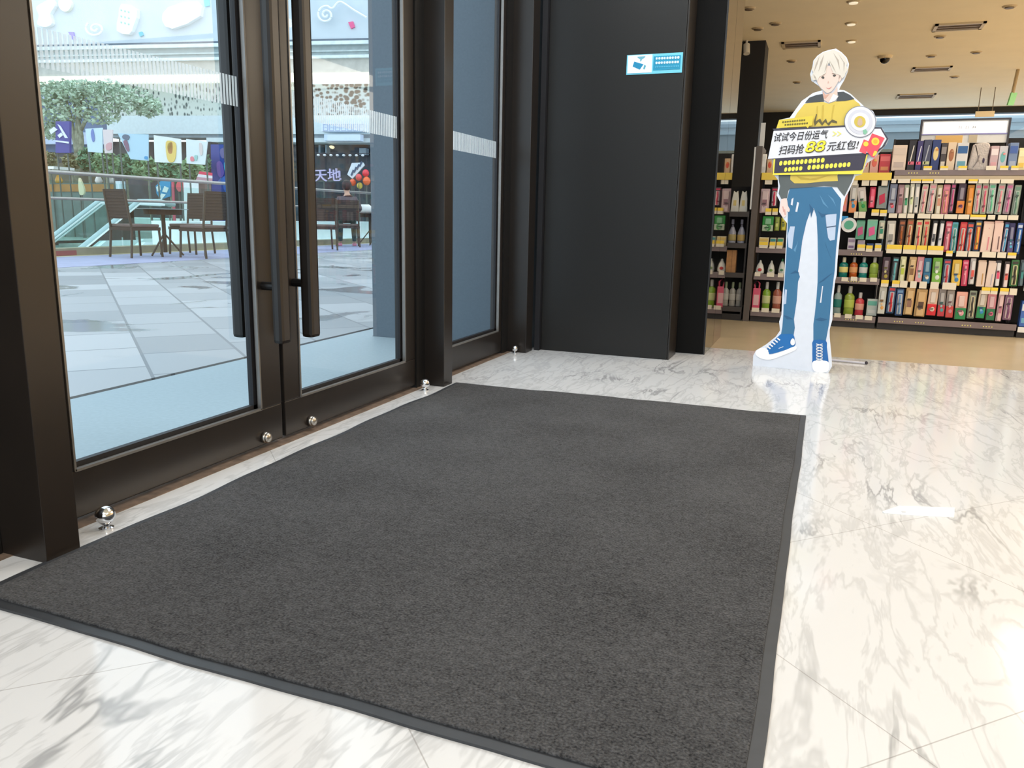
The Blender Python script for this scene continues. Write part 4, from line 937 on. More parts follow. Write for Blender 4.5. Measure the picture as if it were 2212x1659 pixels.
for q in ([(1770,420),(1778,440),(1790,450),(1780,436)], [(1782,525),(1790,545),(1796,560),(1788,540)], [(1788,420),(1800,436),(1806,446),(1800,430)], [(1714,540),(1720,530),(1724,520),(1718,545)]):
    lay('highlight', q, 2, cm(92, 146, 184))
lay('patch', [(1783,464),(1807,462),(1806,480),(1804,510),(1803,518),(1793,520),(1789,514),(1786,495)], 2, C_JL)
lay('patch', [(1707,489),(1717,489),(1713,520),(1711,538),(1703,534),(1701,510)], 2, C_JL)
lay('patch', [(1696,625),(1700,626),(1698,656),(1692,658),(1694,640)], 2, C_JL)
for q in ([(1710,430),(1714,427),(1712,444),(1708,442)], [(1722,436),(1726,438),(1722,458),(1718,457)], [(1776,618),(1778,618),(1774,654),(1771,654)]): lay('rip', q, 2, cm(224, 226, 236))
lay('seam', [(1785,490),(1806,487),(1806,489),(1785,492.5)], 3, cm(70, 90, 120))
# shoes
lay('shoe', [(1684,724),(1690,722),(1712,722),(1717,735),(1716,748),(1690,758),(1662,765),(1656,756),(1664,744)], 2, cm(28, 108, 178), 3)
lay('shoe_sole', [(1632,760),(1640,753),(1652,752),(1660,760),(1664,766),(1690,759),(1717,748),(1718,756),(1690,768),(1664,777),(1646,775),(1634,768)], 3, cm(250, 250, 252), 3)
lay('shoe', [(1757,735),(1784,736),(1786,750),(1790,784),(1785,787),(1757,787),(1755,776),(1755,750)], 2, cm(26, 100, 170), 2)
lay('shoe_sole', [(1755,783),(1762,779),(1780,779),(1790,783),(1791,796),(1786,803),(1772,805),(1760,802),(1755,794)], 3, cm(250, 250, 252), 3)
for k in range(6):
    lay('lace', [(1650+k*5.6,752.5-k*4.2),(1652+k*5.6,750.5-k*4.2),(1660+k*5.2,757-k*4.6),(1658+k*5.2,759-k*4.6)], 4, cm(246, 246, 248))
    y = 742 + k*6.2
    lay('lace', [(1763,y),(1777,y+4.2),(1777,y+6),(1763,y+1.8)], 4, cm(240, 240, 242))
    lay('lace', [(1777,y),(1763,y+4.2),(1763,y+6),(1777,y+1.8)], 5, cm(226, 228, 234))
lay('ankle_badge', [(1708,736),(1712,731),(1716,734),(1717,742),(1713,746),(1708,743)], 4, cm(246, 246, 248), 3)
lay('stitch', [(1682,752),(1692,748),(1692,749.5),(1682,753.5)], 4, cm(214, 224, 236))
# hoodie
C_Y, C_YD, C_G, C_GD = cm(216, 190, 84), cm(188, 162, 60), cm(92, 98, 98), cm(66, 70, 74)
lay('sleeve', [(1682,374),(1716,374),(1712,400),(1703,412),(1700,428),(1688,430),(1682,418),(1685,402),(1682,388)], 2, C_G)
lay('sleeve', [(1810,372),(1846,374),(1840,392),(1832,408),(1824,424),(1814,412),(1806,400),(1808,388)], 2, C_G)
lay('hem', [(1702,388),(1812,386),(1810,404),(1780,402),(1740,405),(1706,407)], 3, C_G)
lay('torso', [(1708,372),(1808,370),(1810,391),(1780,392),(1740,396),(1716,396),(1707,388)], 4, C_Y)
lay('fold', [(1720,380),(1750,386),(1796,378),(1760,389),(1730,388)], 5, C_YD)
lay('torso', [(1700,276),(1712,262),(1722,244),(1738,224),(1760,221),(1778,220),(1790,224),(1804,219),(1826,217),(1843,214),(1856,224),(1866,240),(1830,276)], 3, C_Y)
lay('shoulder', [(1739,222),(1748,211),(1764,205),(1777,203),(1779,214),(1780,219),(1760,221)], 4, C_GD)
lay('shoulder', [(1809,199),(1822,198),(1836,205),(1846,214),(1826,218),(1806,219),(1811,208)], 4, C_GD)
for q in ([(1764,230),(1767,228),(1766,262),(1762,268)], [(1799,228),(1803,226),(1797,262),(1793,268)], [(1776,228),(1780,226),(1778,262),(1774,264)]): lay('fold', q, 4, cm(198, 170, 66))
lay('print', [(1758,262),(1763,246),(1765,247),(1762,262),(1772,256),(1776,265),(1784,256),(1788,266),(1798,258),(1808,262),(1808,266),(1796,264),(1790,271),(1782,263),(1776,271),(1768,262),(1760,272)], 5, cm(96, 86, 52))
# neck, face, hair
C_S = cm(218, 192, 178); C_SD = cm(206, 160, 142)
lay('neck', [(1777,196),(1783,204),(1800,200),(1809,186),(1809,205),(1802,216),(1790,222),(1780,216)], 5, C_S)
lay('neck_shade', [(1777,196),(1783,205),(1792,203),(1783,213),(1779,212)], 6, C_SD)
lay('collar', [(1800,203),(1811,208),(1803,218),(1790,222)], 6, cm(250, 232, 222))
lay('face', [(1762,158),(1765,176),(1772,188),(1782,198),(1788,201),(1797,196),(1806,184),(1813,170),(1817,156),(1806,146),(1785,142),(1770,148)], 7, cm(222, 198, 186), 4)
lay('ear', [(1812,166),(1816,160),(1819,163),(1817,172),(1812,177)], 7, C_S, 3)
C_H, C_HD = cm(212, 204, 192), cm(172, 160, 148)
hair = [(1756,174),(1752,166),(1757,156),(1753,150),(1758,140),(1758,132),(1768,120),(1780,113),(1792,110),(1804,106),(1803,109),(1816,114),(1826,124),(1831,136),(1828,142),(1832,150),(1826,158),(1825,164),(1819,170),
        (1815,163),(1808,160),(1800,158),(1796,148),(1791,134),(1786,145),(1784,158),(1776,163),(1770,166),(1766,175),(1762,172)]
lay('hair', hair, 9, C_H)
for q in ([(1788,131),(1784,142),(1781,156),(1786,144)], [(1792,131),(1798,144),(1806,157),(1800,143)], [(1770,122),(1762,138),(1758,156),(1766,138)], [(1812,118),(1822,134),(1823,154),(1825,136)], [(1780,118),(1772,134),(1768,154),(1776,136)], [(1800,114),(1808,130),(1814,150),(1812,130)], [(1757,160),(1762,166),(1764,172),(1759,168)]):
    lay('hair_strand', q, 10, C_HD)
lay('eye', [(1774,167),(1778,164.5),(1781,168),(1778,170.5)], 8, cm(70, 66, 60), 3)
lay('eye', [(1799,162.5),(1803,160.5),(1806,163),(1802,166)], 8, cm(70, 66, 60), 3)
lay('brow', [(1772,163),(1781,161),(1781,162.2),(1772,164.2)], 8, cm(150, 126, 110))
lay('brow', [(1797,158.6),(1807,157.2),(1807,158.4),(1797,159.8)], 8, cm(150, 126, 110))
lay('nose', [(1789,174),(1791,178),(1789,180),(1787.5,179)], 8, cm(206, 170, 156))
lay('mouth', [(1784,189),(1790,190.5),(1797,187),(1791,192.5)], 8, cm(196, 132, 124), 3)
# hand at the pocket
lay('hand', [(1688,431),(1699,429),(1702,444),(1706,452),(1704,458),(1700,456),(1698,466),(1692,470),(1687,462),(1684,452),(1686,440)], 3, cm(240, 214, 206), 3)
for q in ([(1690,446),(1692,446),(1694,458),(1692,458)], [(1694,452),(1696,452),(1697,464),(1695,464)]): lay('finger_line', q, 4, cm(214, 160, 150))
# the placard held across the chest
lay('placard_shadow', [(1671,343),(1874,333),(1861,373),(1668,376)], 11, cm(54, 50, 66))
lay('placard_yellow_edge', [(1671,343),(1675,342),(1673,371),(1864,366),(1872,333),(1875,333),(1862,376),(1669,378)], 12, cm(238, 222, 76))
lay('placard_dark', [(1675,341),(1870,332),(1861,368),(1672,374)], 13, cm(58, 54, 70))
lay('placard_outline', [(1672,281),(1668,278),(1842,270),(1858,274),(1904,275),(1919,300),(1911,316),(1890,333),(1658,344)], 14, cm(62, 60, 74))
lay('placard_white', [(1671,283),(1840,274),(1860,278),(1902,278),(1915,300),(1905,317),(1888,329),(1659,343)], 15, cm(228, 228, 234, 0.35))
lay('yellow_tag', [(1683,259),(1757,250),(1754,271),(1748,272),(1745,277),(1741,273),(1677,277)], 16, cm(220, 198, 70))
def line_text(body, px, py, px2, py2, size_px, m, name='lettering', shear=0.25, lvl=17, bold=0.0):
    a, b = SF.hit(px, py, lvl*0.001), SF.hit(px2, py2, lvl*0.001)
    up = Vector((0, 0, 1)); s = (SF.hit(px, py-size_px, lvl*0.001) - a).length
    text(name, body, s*1.12, m, plane_mtx(a, b-a, up), st, shear=shear, bold=bold, width=(b-a).length)
C_T = cm(40, 36, 40)
line_text('试试今日份运气', 1672, 305, 1789, 297, 18, C_T, bold=0.0003)
line_text('扫码抢', 1682, 333, 1737, 329, 19, C_T, bold=0.0003)
line_text('元红包!', 1785, 325, 1855, 320, 19, C_T, bold=0.0003)
line_text('88', 1739, 329.5, 1784, 326.5, 29, cm(70, 62, 40), 'numeral_shadow', 0.2, 17, 0.0028)
line_text('88', 1739, 328.5, 1783, 325.5, 28, cm(246, 226, 60), 'numeral', 0.2, 18, 0.0008)
for k in (0, 10): lay('chevron', [(1798+k,284),(1801+k,284),(1808+k,288.5),(1800+k,294),(1797+k,294),(1804+k,289)], 17, cm(240, 226, 120))
# lines of small print, too small in the photo to read
def glyphs(px, py, px2, py2, n, h, m, lvl, name, skip=()):
    b = MB(); off = lvl*0.001
    for k in range(n):
        if k in skip: continue
        t0, t1 = (k+0.06)/n, (k+0.90)/n
        x0, x1 = px+(px2-px)*t0, px+(px2-px)*t1; yb = py+(py2-py)*(t0+t1)/2
        w_ = 0.86 + 0.14*((k*5) % 3)/2; c = 0.26
        q = [SF.hit(x0+(x1-x0)*w_*u + (h*v)*0.18, yb - h*v, off) for u, v in ((c,0),(1-c,0),(1,c),(1,1-c),(1-c,1),(c,1),(0,1-c),(0,c))]
        b.prism(q, [p - SF.n*0.001 for p in q])
    relparent(b.build(name, m), st)
C_YT = cm(244, 232, 84)
glyphs(1682, 358, 1790, 350, 12, 10, C_YT, 14, 'small_lettering', (11,))
glyphs(1693, 371, 1733, 368, 5, 9, C_YT, 14, 'small_lettering', ())
glyphs(1743, 367, 1838, 360, 10, 10, C_YT, 14, 'small_lettering', ())
glyphs(1689, 266, 1740, 261, 10, 4, cm(110, 100, 40), 17, 'tiny_lettering')
glyphs(1694, 272, 1746, 268, 10, 4, cm(110, 100, 40), 17, 'tiny_lettering')
# round badge (its printed code is left out) and red envelopes
def disc(px, py, r, lvl, m, name):
    lay(name, [(px + r*math.cos(a), py + r*0.99*math.sin(a)) for a in [2*math.pi*k/36 for k in range(36)]], lvl, m)
disc(1858, 263, 34.5, 18, cm(120, 122, 136), 'badge_rim')
disc(1858, 263, 33, 19, cm(222, 222, 228, 0.3), 'badge')
disc(1858, 263, 27, 20, cm(206, 206, 216), 'badge_ring'); disc(1858, 263, 20, 21, cm(222, 222, 228, 0.3), 'badge_inner')
disc(1857.5, 263, 12.5, 22, cm(206, 182, 76), 'badge_centre')
lay('badge_motif', [(1852,268),(1854,258),(1858,255),(1862,258),(1863,268),(1857,272)], 23, cm(200, 172, 150), 2)
lay('badge_print', [(1864,281),(1870,279),(1874,285),(1869,291),(1865,288)], 22, cm(130, 186, 156))
lay('red_envelope', [(1856,327),(1866,301),(1878,306),(1870,333)], 17, cm(236, 84, 96))
lay('red_envelope', [(1884,288),(1911,298),(1888,341),(1882,338),(1868,322)], 18, cm(238, 76, 92))
disc(1891, 305.5, 8.5, 19, cm(246, 206, 70), 'coin'); disc(1870.5, 311, 5.5, 19, cm(246, 206, 70), 'coin')
disc(1891, 305.5, 4.5, 20, cm(232, 176, 50), 'coin_centre')
lay('gold_corner', [(1889,326),(1895,328),(1891,335),(1885,337)], 19, cm(246, 206, 70), 2)
# rear strut and its foot on the floor
fA, fB = on_floor(1772, 778), on_floor(1871, 787.5)
b = MB().tube([(fA.x, fA.y, 0.008), (fB.x, fB.y, 0.008)], 0.006, 8)
sA = on_floor(1776, 783)
b.tube([(sA.x, sA.y, 0.010), (ctr.x+0.02, ctr.y+0.022, 0.95)], 0.006, 8)
relparent(b.build('support_strut', cm(206, 204, 214, 0.3)), st)
relparent(MB().ball((fB.x, fB.y, 0.010), 0.0095, 10).build('strut_end', cm(40, 36, 50), smooth=True), st)

# ------------------------------------------------------------------ plaza outside the doors
ML = lambda n, r, g, b, rough=0.7, var=0.1, scale=6: mat(n, srgb(r, g, b), rough, var=var, scale=scale)
# balustrade along the edge of the plaza
RX = -11.55
bal = empty('glass_balustrade', (RX, 15.0, 0)); tag(bal, 'long glass balustrade with two steel rails behind the outdoor chairs', 'balustrade')
BPt = lambda mb, nm, m, **k: relparent(mb.build(nm, m, **k), bal)
BPt(MB().box(RX-0.32, RX, 2.0, 34.0, 0.0, 0.135), 'kerb', ML('kerb_stone', 150, 146, 120))
BPt(MB().box(RX-0.325, RX+0.003, 2.0, 9.9, 0.02, 0.10), 'red_kerb_strip', cm(150, 86, 84))
BPt(MB().box(RX-0.001, RX+0.05, 2.0, 34.0, 0.0, 0.012), 'pale_edge', ML('pale_edge', 226, 222, 190))
M_GREENGLASS = glass_mat('green_tinted_glass', (0.88, 0.96, 0.95))
y = 3.0
while y < 33:
    BPt(MB().box(RX-0.15, RX-0.138, y+0.02, y+1.98, 0.135, 1.22), 'glass_panel', M_GREENGLASS)
    y += 2.0
M_RAILS = mat('weathered_steel', srgb(170, 166, 160), 0.35, 0.7)
BPt(MB().tube([(RX-0.10, 2.0, 1.345), (RX-0.10, 34.0, 1.345)], 0.032, 10), 'top_rail', M_RAILS, smooth=True)
BPt(MB().tube([(RX-0.10, 2.0, 0.935), (RX-0.10, 34.0, 0.935)], 0.024, 10), 'mid_rail', M_RAILS, smooth=True)
for y in (5.0, 9.0, 16.0, 20.0, 25.0): BPt(MB().box(RX-0.13, RX-0.10, y-0.03, y+0.03, 0.135, 1.33), 'post', M_RAILS)
# sunken court behind it and the ground on its far side
struct(MB().box(-17.2, -11.87, -10, 60, -4.1, -4.0).build('floor', ML('lower_court', 150, 180, 180)), 'lower court floor below the balustrade', 'floor')
struct(MB().box(-17.4, -17.2, -10, 60, -4.0, 0.0).build('wall_court', ML('court_wall', 150, 190, 186)), 'far side wall of the sunken court', 'wall')
struct(MB().box(-60, -17.2, -10, 80, -0.1, 0.0).build('floor', ML('far_paving', 150, 160, 150)), 'far side paving of the plaza', 'floor')
bx = MB().box(-13.1, -12.3, 13.1, 24.0, -0.4, on_x(420, 478, -12.5).z).build('wall_white', ML('white_cladding', 250, 252, 253, 0.4, 0.05))
struct(bx, 'low white cladding wall behind the glass balustrade', 'wall')
struct(MB().box(-16.4, -13.1, 13.6, 16, -4, -0.02).build('floor', ML('far_paving', 0, 0, 0)), 'escalator landing behind the balustrade', 'floor')

struct(MB().box(-17.2, -11.87, 21, 60, -0.1, -0.001).build('floor', ML('far_paving', 0, 0, 0)), 'paving beyond the end of the sunken court', 'floor')
# two escalators going down to the left
def escalator(x0, x1, yt, label):
    t = empty('escalator', ((x0+x1)/2, yt, 0)); tag(t, label, 'escalator', 'escalators beyond the balustrade')
    P = lambda mb, nm, m, **k: relparent(mb.build(nm, m, **k), t)
    L = 6.4; dz = L*0.60
    for x in (x0, x1):
        P(MB().tube([(x, yt+0.9, 0.90), (x, yt+0.5, 0.97), (x, yt-0.1, 0.96), (x, yt-L, 0.96-dz)], 0.045, 8), 'handrail', cm(176, 196, 198, 0.3), smooth=True)
        b = MB(); b.prism([(x-0.008, yt+0.8, 0.06), (x-0.008, yt-0.1, 0.06), (x-0.008, yt-L, 0.06-dz), (x-0.008, yt-L, 0.92-dz), (x-0.008, yt-0.1, 0.92), (x-0.008, yt+0.8, 0.92)],
                          [(x+0.008, yt+0.8, 0.06), (x+0.008, yt-0.1, 0.06), (x+0.008, yt-L, 0.06-dz), (x+0.008, yt-L, 0.92-dz), (x+0.008, yt-0.1, 0.92), (x+0.008, yt+0.8, 0.92)])
        P(b, 'balustrade_glass', M_GREENGLASS)
        for dx, z0, z1 in ((0.0, -0.06, 0.10), ):
            b = MB(); b.prism([(x-0.10, yt+0.8, z0), (x-0.10, yt-0.1, z0), (x-0.10, yt-L, z0-dz), (x-0.10, yt-L, z1-dz), (x-0.10, yt-0.1, z1), (x-0.10, yt+0.8, z1)],
                              [(x+0.10, yt+0.8, z0), (x+0.10, yt-0.1, z0), (x+0.10, yt-L, z0-dz), (x+0.10, yt-L, z1-dz), (x+0.10, yt-0.1, z1), (x+0.10, yt+0.8, z1)])
            P(b, 'steel_deck', cm(244, 250, 250, 0.3))
        P(MB().tube([(x, yt+0.6, 0.90), (x, yt-0.1, 0.91), (x, yt-L, 0.91-dz)], 0.035, 6), 'light_strip', cm(250, 252, 252, 0.3))
    b = MB(); n = 20
    for k in range(n):
        ya = yt - 0.2 - k*L/n*0.95
        b.box(x0+0.11, x1-0.11, ya-L/n*0.95, ya, -0.25-(k)*dz/n*0.95-0.3, -0.05-k*dz/n*0.95)
    P(b, 'steps', cm(120, 134, 138, 0.5))
escalator(-13.55, -14.65, 13.35, 'glass sided escalator nearer the balustrade, running down to the left')
escalator(-15.15, -16.25, 14.9, 'glass sided escalator farther from the balustrade, running down to the left')

# rattan chairs and tables
M_RAT = mat('dark_rattan', srgb(62, 52, 46), 0.7, var=0.35, scale=90, bump=0.4, bscale=160)
M_CUSH = mat('taupe_cushion', srgb(112, 98, 92), 0.9, var=0.08)
M_LEG = mat('brown_tube', srgb(74, 64, 52), 0.45)
def chair(loc, face, label, sc=1.14):
    t = empty('rattan_chair', loc, math.atan2(face[1], face[0]) - math.pi/2); t.scale = (sc, sc, sc)
    tag(t, label, 'chair', 'brown rattan chairs on the plaza')
    MB().box(-0.23, 0.23, -0.22, 0.24, 0.43, 0.475).build('seat_cushion', M_CUSH, t, bevel=0.015)
    b = MB()
    for q in ((-0.24, 0.24, -0.24, -0.20), (-0.24, 0.24, 0.21, 0.25), (-0.24, -0.20, -0.2, 0.21), (0.20, 0.24, -0.2, 0.21)): b.box(q[0], q[1], q[2], q[3], 0.385, 0.43)
    b.build('seat_frame', M_RAT, t)
    b = MB()
    pr = [(-0.215, 0.55), (0.215, 0.55), (0.215, 0.96), (-0.215, 0.96)]
    b.prism([(x, -0.215-(z-0.5)*0.13, z) for x, z in pr], [(x, -0.240-(z-0.5)*0.13, z) for x, z in pr])
    for k in range(9):
        z = 0.575 + k*0.044
        b.tube([(-0.215, -0.228-(z-0.5)*0.13, z), (0.215, -0.228-(z-0.5)*0.13, z)], 0.017, 6)
    b.build('woven_backrest', M_RAT, t)
    for sx in (-1, 1):
        MB().tube([(sx*0.215, 0.235, 0.43), (sx*0.225, 0.245, 0.2), (sx*0.235, 0.255, 0.0)], 0.017, 8).build('leg', M_LEG, t, smooth=False)
        MB().tube([(sx*0.215, -0.30, 0.96), (sx*0.215, -0.245, 0.56), (sx*0.22, -0.225, 0.40), (sx*0.23, -0.27, 0.0)], 0.017, 8).build('leg', M_LEG, t, smooth=False)
    MB().tube([(-0.22, -0.24, 0.22), (-0.22, 0.245, 0.22)], 0.010, 6).tube([(0.22, -0.24, 0.22), (0.22, 0.245, 0.22)], 0.010, 6).build('side_stretcher', M_LEG, t) if False else None
    return t
def rtable(loc, r, h, label, top, n=3):
    t = empty('bistro_table', loc); tag(t, label, 'table', 'round tables on the plaza')
    MB().lathe([(r, h-0.012), (r+0.004, h-0.006), (r, h)], n=36).build('tabletop', top, t)
    MB().lathe([(r*0.72, h-0.10), (r*0.74, h-0.013)], n=28).build('apron', M_RAT, t)
    MB().lathe([(0.035, 0.06), (0.035, h-0.10)], n=12).build('pedestal', M_LEG, t)
    for k in range(n):
        a = 2*math.pi*k/n + 0.5
        MB().tube([(0.02*math.cos(a), 0.02*math.sin(a), h*0.45), (0.30*math.cos(a), 0.30*math.sin(a), 0.012)], 0.016, 6).build('leg', M_LEG, t)
    return t
Z0 = 0.005
c1 = on_floor(296, 555.5); chair((c1.x, c1.y, Z0), (0.10, 0.99), 'rattan chair, leftmost of those on the plaza, facing the glass topped table')
c2 = on_floor(444, 557); chair((c2.x, c2.y, Z0), (-0.98, 0.10), 'rattan chair with its dark woven back turned to the doors')
chair((-10.82, 11.76, Z0), (0.15, -0.99), 'rattan chair half hidden behind the one with the dark back')
tb = on_floor(358, 553); rtable((tb.x, tb.y, Z0), 0.42, 0.80, 'round glass topped table between the rattan chairs on the left', mat('grey_glass_top', srgb(120, 140, 140), 0.15))
c4 = on_floor(697, 540); chair((c4.x, c4.y, Z0), (-0.70, 0.72), 'empty rattan chair beside the seated person')
c5 = on_floor(752, 533); pc = chair((c5.x, c5.y, Z0), (-0.58, 0.82), 'rattan chair carrying the seated person')
tb2 = on_floor(800, 530); rtable((tb2.x, tb2.y, Z0), 0.34, 0.80, 'round black table right of the seated person', cm(24, 22, 24), 4)
b = MB(); b.lathe([(0.16, 0), (0.20, 0.05), (0.19, 0.16), (0.10, 0.22)], n=16, sy=0.7)
tg = b.build('white_bag', ML('white_cloth', 226, 226, 222), bevel=0, smooth=True, loc=(tb2.x-0.10, tb2.y-0.05, Z0+0.8005)); tag(tg, 'white bag standing on the round black table outside', 'bag')

# person seated with the back to the doors
M_SKIN = mat('skin', srgb(206, 164, 140), 0.6, var=0.05)
def skinned(name, chain, m, parent, sub=2):
    """chain: list of (verts [(x,y,z,r)...], attach index or None) grown with the Skin modifier"""
    me = bpy.data.meshes.new(name); vs, es, rs = [], [], []
    for verts, att in chain:
        prev = att
        for (x, y, z, r) in verts:
            vs.append((x, y, z)); rs.append(r)
            if prev is not None: es.append((prev, len(vs)-1))
            prev = len(vs)-1
    me.from_pydata(vs, es, [])
    o = bpy.data.objects.new(name, me); COL.objects.link(o)
    sk = o.modifiers.new('skin', 'SKIN'); sk.use_smooth_shade = True
    for i, r in enumerate(rs):
        d = me.skin_vertices[0].data[i]; d.radius = (r, r); d.use_root = (i == 0)
    o.modifiers.new('sub', 'SUBSURF').levels = sub
    bpy.context.view_layer.update()
    dg = bpy.context.evaluated_depsgraph_get()
    m2 = bpy.data.meshes.new_from_object(o.evaluated_get(dg)); m2.name = name
    o.modifiers.clear(); o.data = m2
    m2.materials.clear(); m2.materials.append(m)
    for p in m2.polygons: p.use_smooth = True
    o.parent = parent
    return o
S5 = 1.14
pe = empty('person', (c5.x, c5.y, Z0), math.atan2(0.82, -0.58) - math.pi/2); pe.scale = (1.10,)*3
tag(pe, 'person in dark top sitting outside with the back to the doors, holding white paper', 'person')
SZ = 0.615     # just above the cushion
torso = [(0, -0.05, SZ+0.03, 0.125), (0, -0.06, SZ+0.20, 0.115), (0, -0.03, SZ+0.36, 0.125), (0, -0.01, SZ+0.46, 0.075), (0, 0.01, SZ+0.53, 0.05), (0, 0.035, SZ+0.60, 0.075), (0, 0.035, SZ+0.69, 0.088), (0, 0.025, SZ+0.77, 0.06)]
armL = [(-0.17, -0.02, SZ+0.41, 0.055), (-0.27, 0.0, SZ+0.20, 0.042), (-0.26, 0.20, SZ+0.14, 0.034), (-0.24, 0.27, SZ+0.15, 0.026)]
armR = [(0.17, -0.02, SZ+0.41, 0.055), (0.28, 0.02, SZ+0.20, 0.042), (0.24, 0.22, SZ+0.16, 0.034), (0.22, 0.29, SZ+0.17, 0.026)]
lgL = [(-0.10, 0.02, SZ+0.02, 0.085), (-0.14, 0.36, SZ+0.04, 0.062), (-0.15, 0.38, 0.27, 0.050), (-0.15, 0.34, 0.08, 0.036), (-0.16, 0.46, 0.035, 0.030)]
lgR = [(0.10, 0.02, SZ+0.02, 0.085), (0.14, 0.36, SZ+0.04, 0.062), (0.16, 0.40, 0.27, 0.050), (0.16, 0.36, 0.08, 0.036), (0.17, 0.48, 0.035, 0.030)]
body = skinned('body', [(torso, None), (armL, 2), (armR, 2), (lgL, 0), (lgR, 0)], M_SKIN, pe)
face = MB().ball((0, 0.125, SZ+0.665), 0.016, 8, (0.8, 1.1, 1.2)).build('nose', M_SKIN, pe, smooth=True)
for sx in (-1, 1):
    MB().ball((sx*0.033, 0.112, SZ+0.69), 0.011, 8, (1.2, 0.6, 0.8)).build('eye', cm(40, 34, 32), pe, smooth=True)
    MB().ball((sx*0.088, 0.03, SZ+0.67), 0.022, 8, (0.4, 0.8, 1.3)).build('ear', M_SKIN, pe, smooth=True)
    # hands: palm, four fingers and a thumb closed round what they hold
    hx, hy, hz = (-0.24, 0.29, SZ+0.15) if sx < 0 else (0.22, 0.31, SZ+0.17)
    ch = [([(hx, hy-0.01, hz, 0.022), (hx, hy+0.035, hz, 0.022), (hx, hy+0.06, hz, 0.018)], None)]
    for k in range(4):
        fx = hx + (k-1.5)*0.018; ln = (0.040, 0.046, 0.044, 0.034)[k]
        ch.append(([(fx, hy+0.075, hz+0.004, 0.0085), (fx, hy+0.075+ln*0.5, hz-0.012, 0.008), (fx, hy+0.07+ln*0.6, hz-0.036, 0.007)], 2))
    ch.append(([(hx-sx*0.030, hy+0.02, hz-0.008, 0.010), (hx-sx*0.042, hy+0.050, hz-0.022, 0.008)], 0))
    skinned('hand', ch, M_SKIN, pe, 1)
MB().obox((-0.235, 0.385, SZ+0.125), (0.05, 0, 0), (0, 0.012, 0.008), (0, -0.03, 0.05)).build('white_paper', cm(246, 244, 240), None, bevel=0.003)
wp = bpy.data.objects['white_paper']
wp.matrix_world = Matrix.Translation((c5.x, c5.y, Z0)) @ Matrix.Rotation(math.atan2(0.82, -0.58) - math.pi/2, 4, 'Z') @ Matrix.Scale(1.10, 4)
tag(wp, 'white paper held in the left hand of the seated person', 'paper')
hair = MB().ball((0, 0.018, SZ+0.705), 0.108, 14, (0.98, 1.05, 1.0)); hair.ball((0, -0.03, SZ+0.62), 0.085, 12, (1.0, 0.8, 1.2))
hh = MB().ball((0, 0.005, SZ+0.70), 0.112, 16, (0.95, 0.98, 1.05)); hair.bm.free()
hh.build('hair', mat('dark_hair', srgb(52, 42, 38), 0.6, var=0.25, scale=60), pe, smooth=True)
grow = lambda ch, d: [(x, y, z, r + d) for x, y, z, r in ch]
skinned('shirt', [(grow(torso[:4], 0.016), None), (grow(armL[:3], 0.016), 2), (grow(armR[:3], 0.016), 2)], ML('dark_top', 92, 84, 88, 0.9), pe)
skinned('trousers', [([(0, -0.05, SZ+0.06, 0.135)], None), (grow(lgL[:4], 0.014), 0), (grow(lgR[:4], 0.014), 0)], ML('patterned_trousers', 84, 96, 90, 0.9, 0.4, 40), pe)
MB().box(-0.20, -0.11, 0.33, 0.55, 0.0, 0.06).build('pink_shoe', cm(236, 150, 170), pe, bevel=0.02)
MB().box(0.12, 0.21, 0.35, 0.57, 0.0, 0.06).build('pink_shoe', cm(236, 150, 170), pe, bevel=0.02)

# ------------------------------------------------------------------ the mall across the plaza
_d = W(300, 300); _d = Vector((_d.x, _d.y, 0)).normalized()
FAC = Frame(Vector((0, 0, 0)) + _d*32.0, (0.984, 0.179, 0))
mall = empty('wall_mall', tuple(FAC.o)); struct(mall, 'white mall front across the plaza, with a deep fascia and warm light strip', 'building')
def fz(py, off=0.0, px=300): return FAC.hit(px, py, off).z
def band(name, py0, py1, off, th, m, px0=20, px1=960, par=mall):
    """horizontal band of the mall front between two heights"""
    z0, z1 = fz(py1, off), fz(py0, off)
    a, b_ = FAC.hit(px0, 200, off), FAC.hit(px1, 200, off)
    f = [Vector((a.x, a.y, z0)), Vector((b_.x, b_.y, z0)), Vector((b_.x, b_.y, z1)), Vector((a.x, a.y, z1))]
    o = MB().prism(f, [p - FAC.n*th for p in f]).build(name, m)
    return relparent(o, par) if par else o
band('upper_wall', -260, 92.5, 0, 0.4, ML('icy_white_wall', 204, 216, 224, 0.6, 0.03, 3))
band('dark_cap', 92.5, 96.6, 0.05, 0.45, ML('cap_grey', 96, 112, 126))
band('white_lip', 96.6, 104, 0.12, 0.5, ML('lip_white', 226, 238, 242))
band('grey_fascia', 104, 116, 0.0, 0.4, ML('fascia_grey', 158, 174, 176))
band('pale_fascia', 116, 119, 0.06, 0.4, ML('fascia_pale', 190, 204, 204))
band('grey_fascia', 119, 126, 0.0, 0.4, ML('fascia_grey', 0, 0, 0))
band('white_lip', 126, 132, 0.12, 0.5, ML('lip_white', 0, 0, 0))
band('warm_fascia', 132, 162.5, 0.0, 0.4, ML('fascia_warm', 196, 194, 186))
band('light_strip', 162.5, 178, 0.03, 0.3, mat('warm_light_strip', (1, 0.93, 0.72), emit=(1.0, 0.90, 0.66), es=0.75))
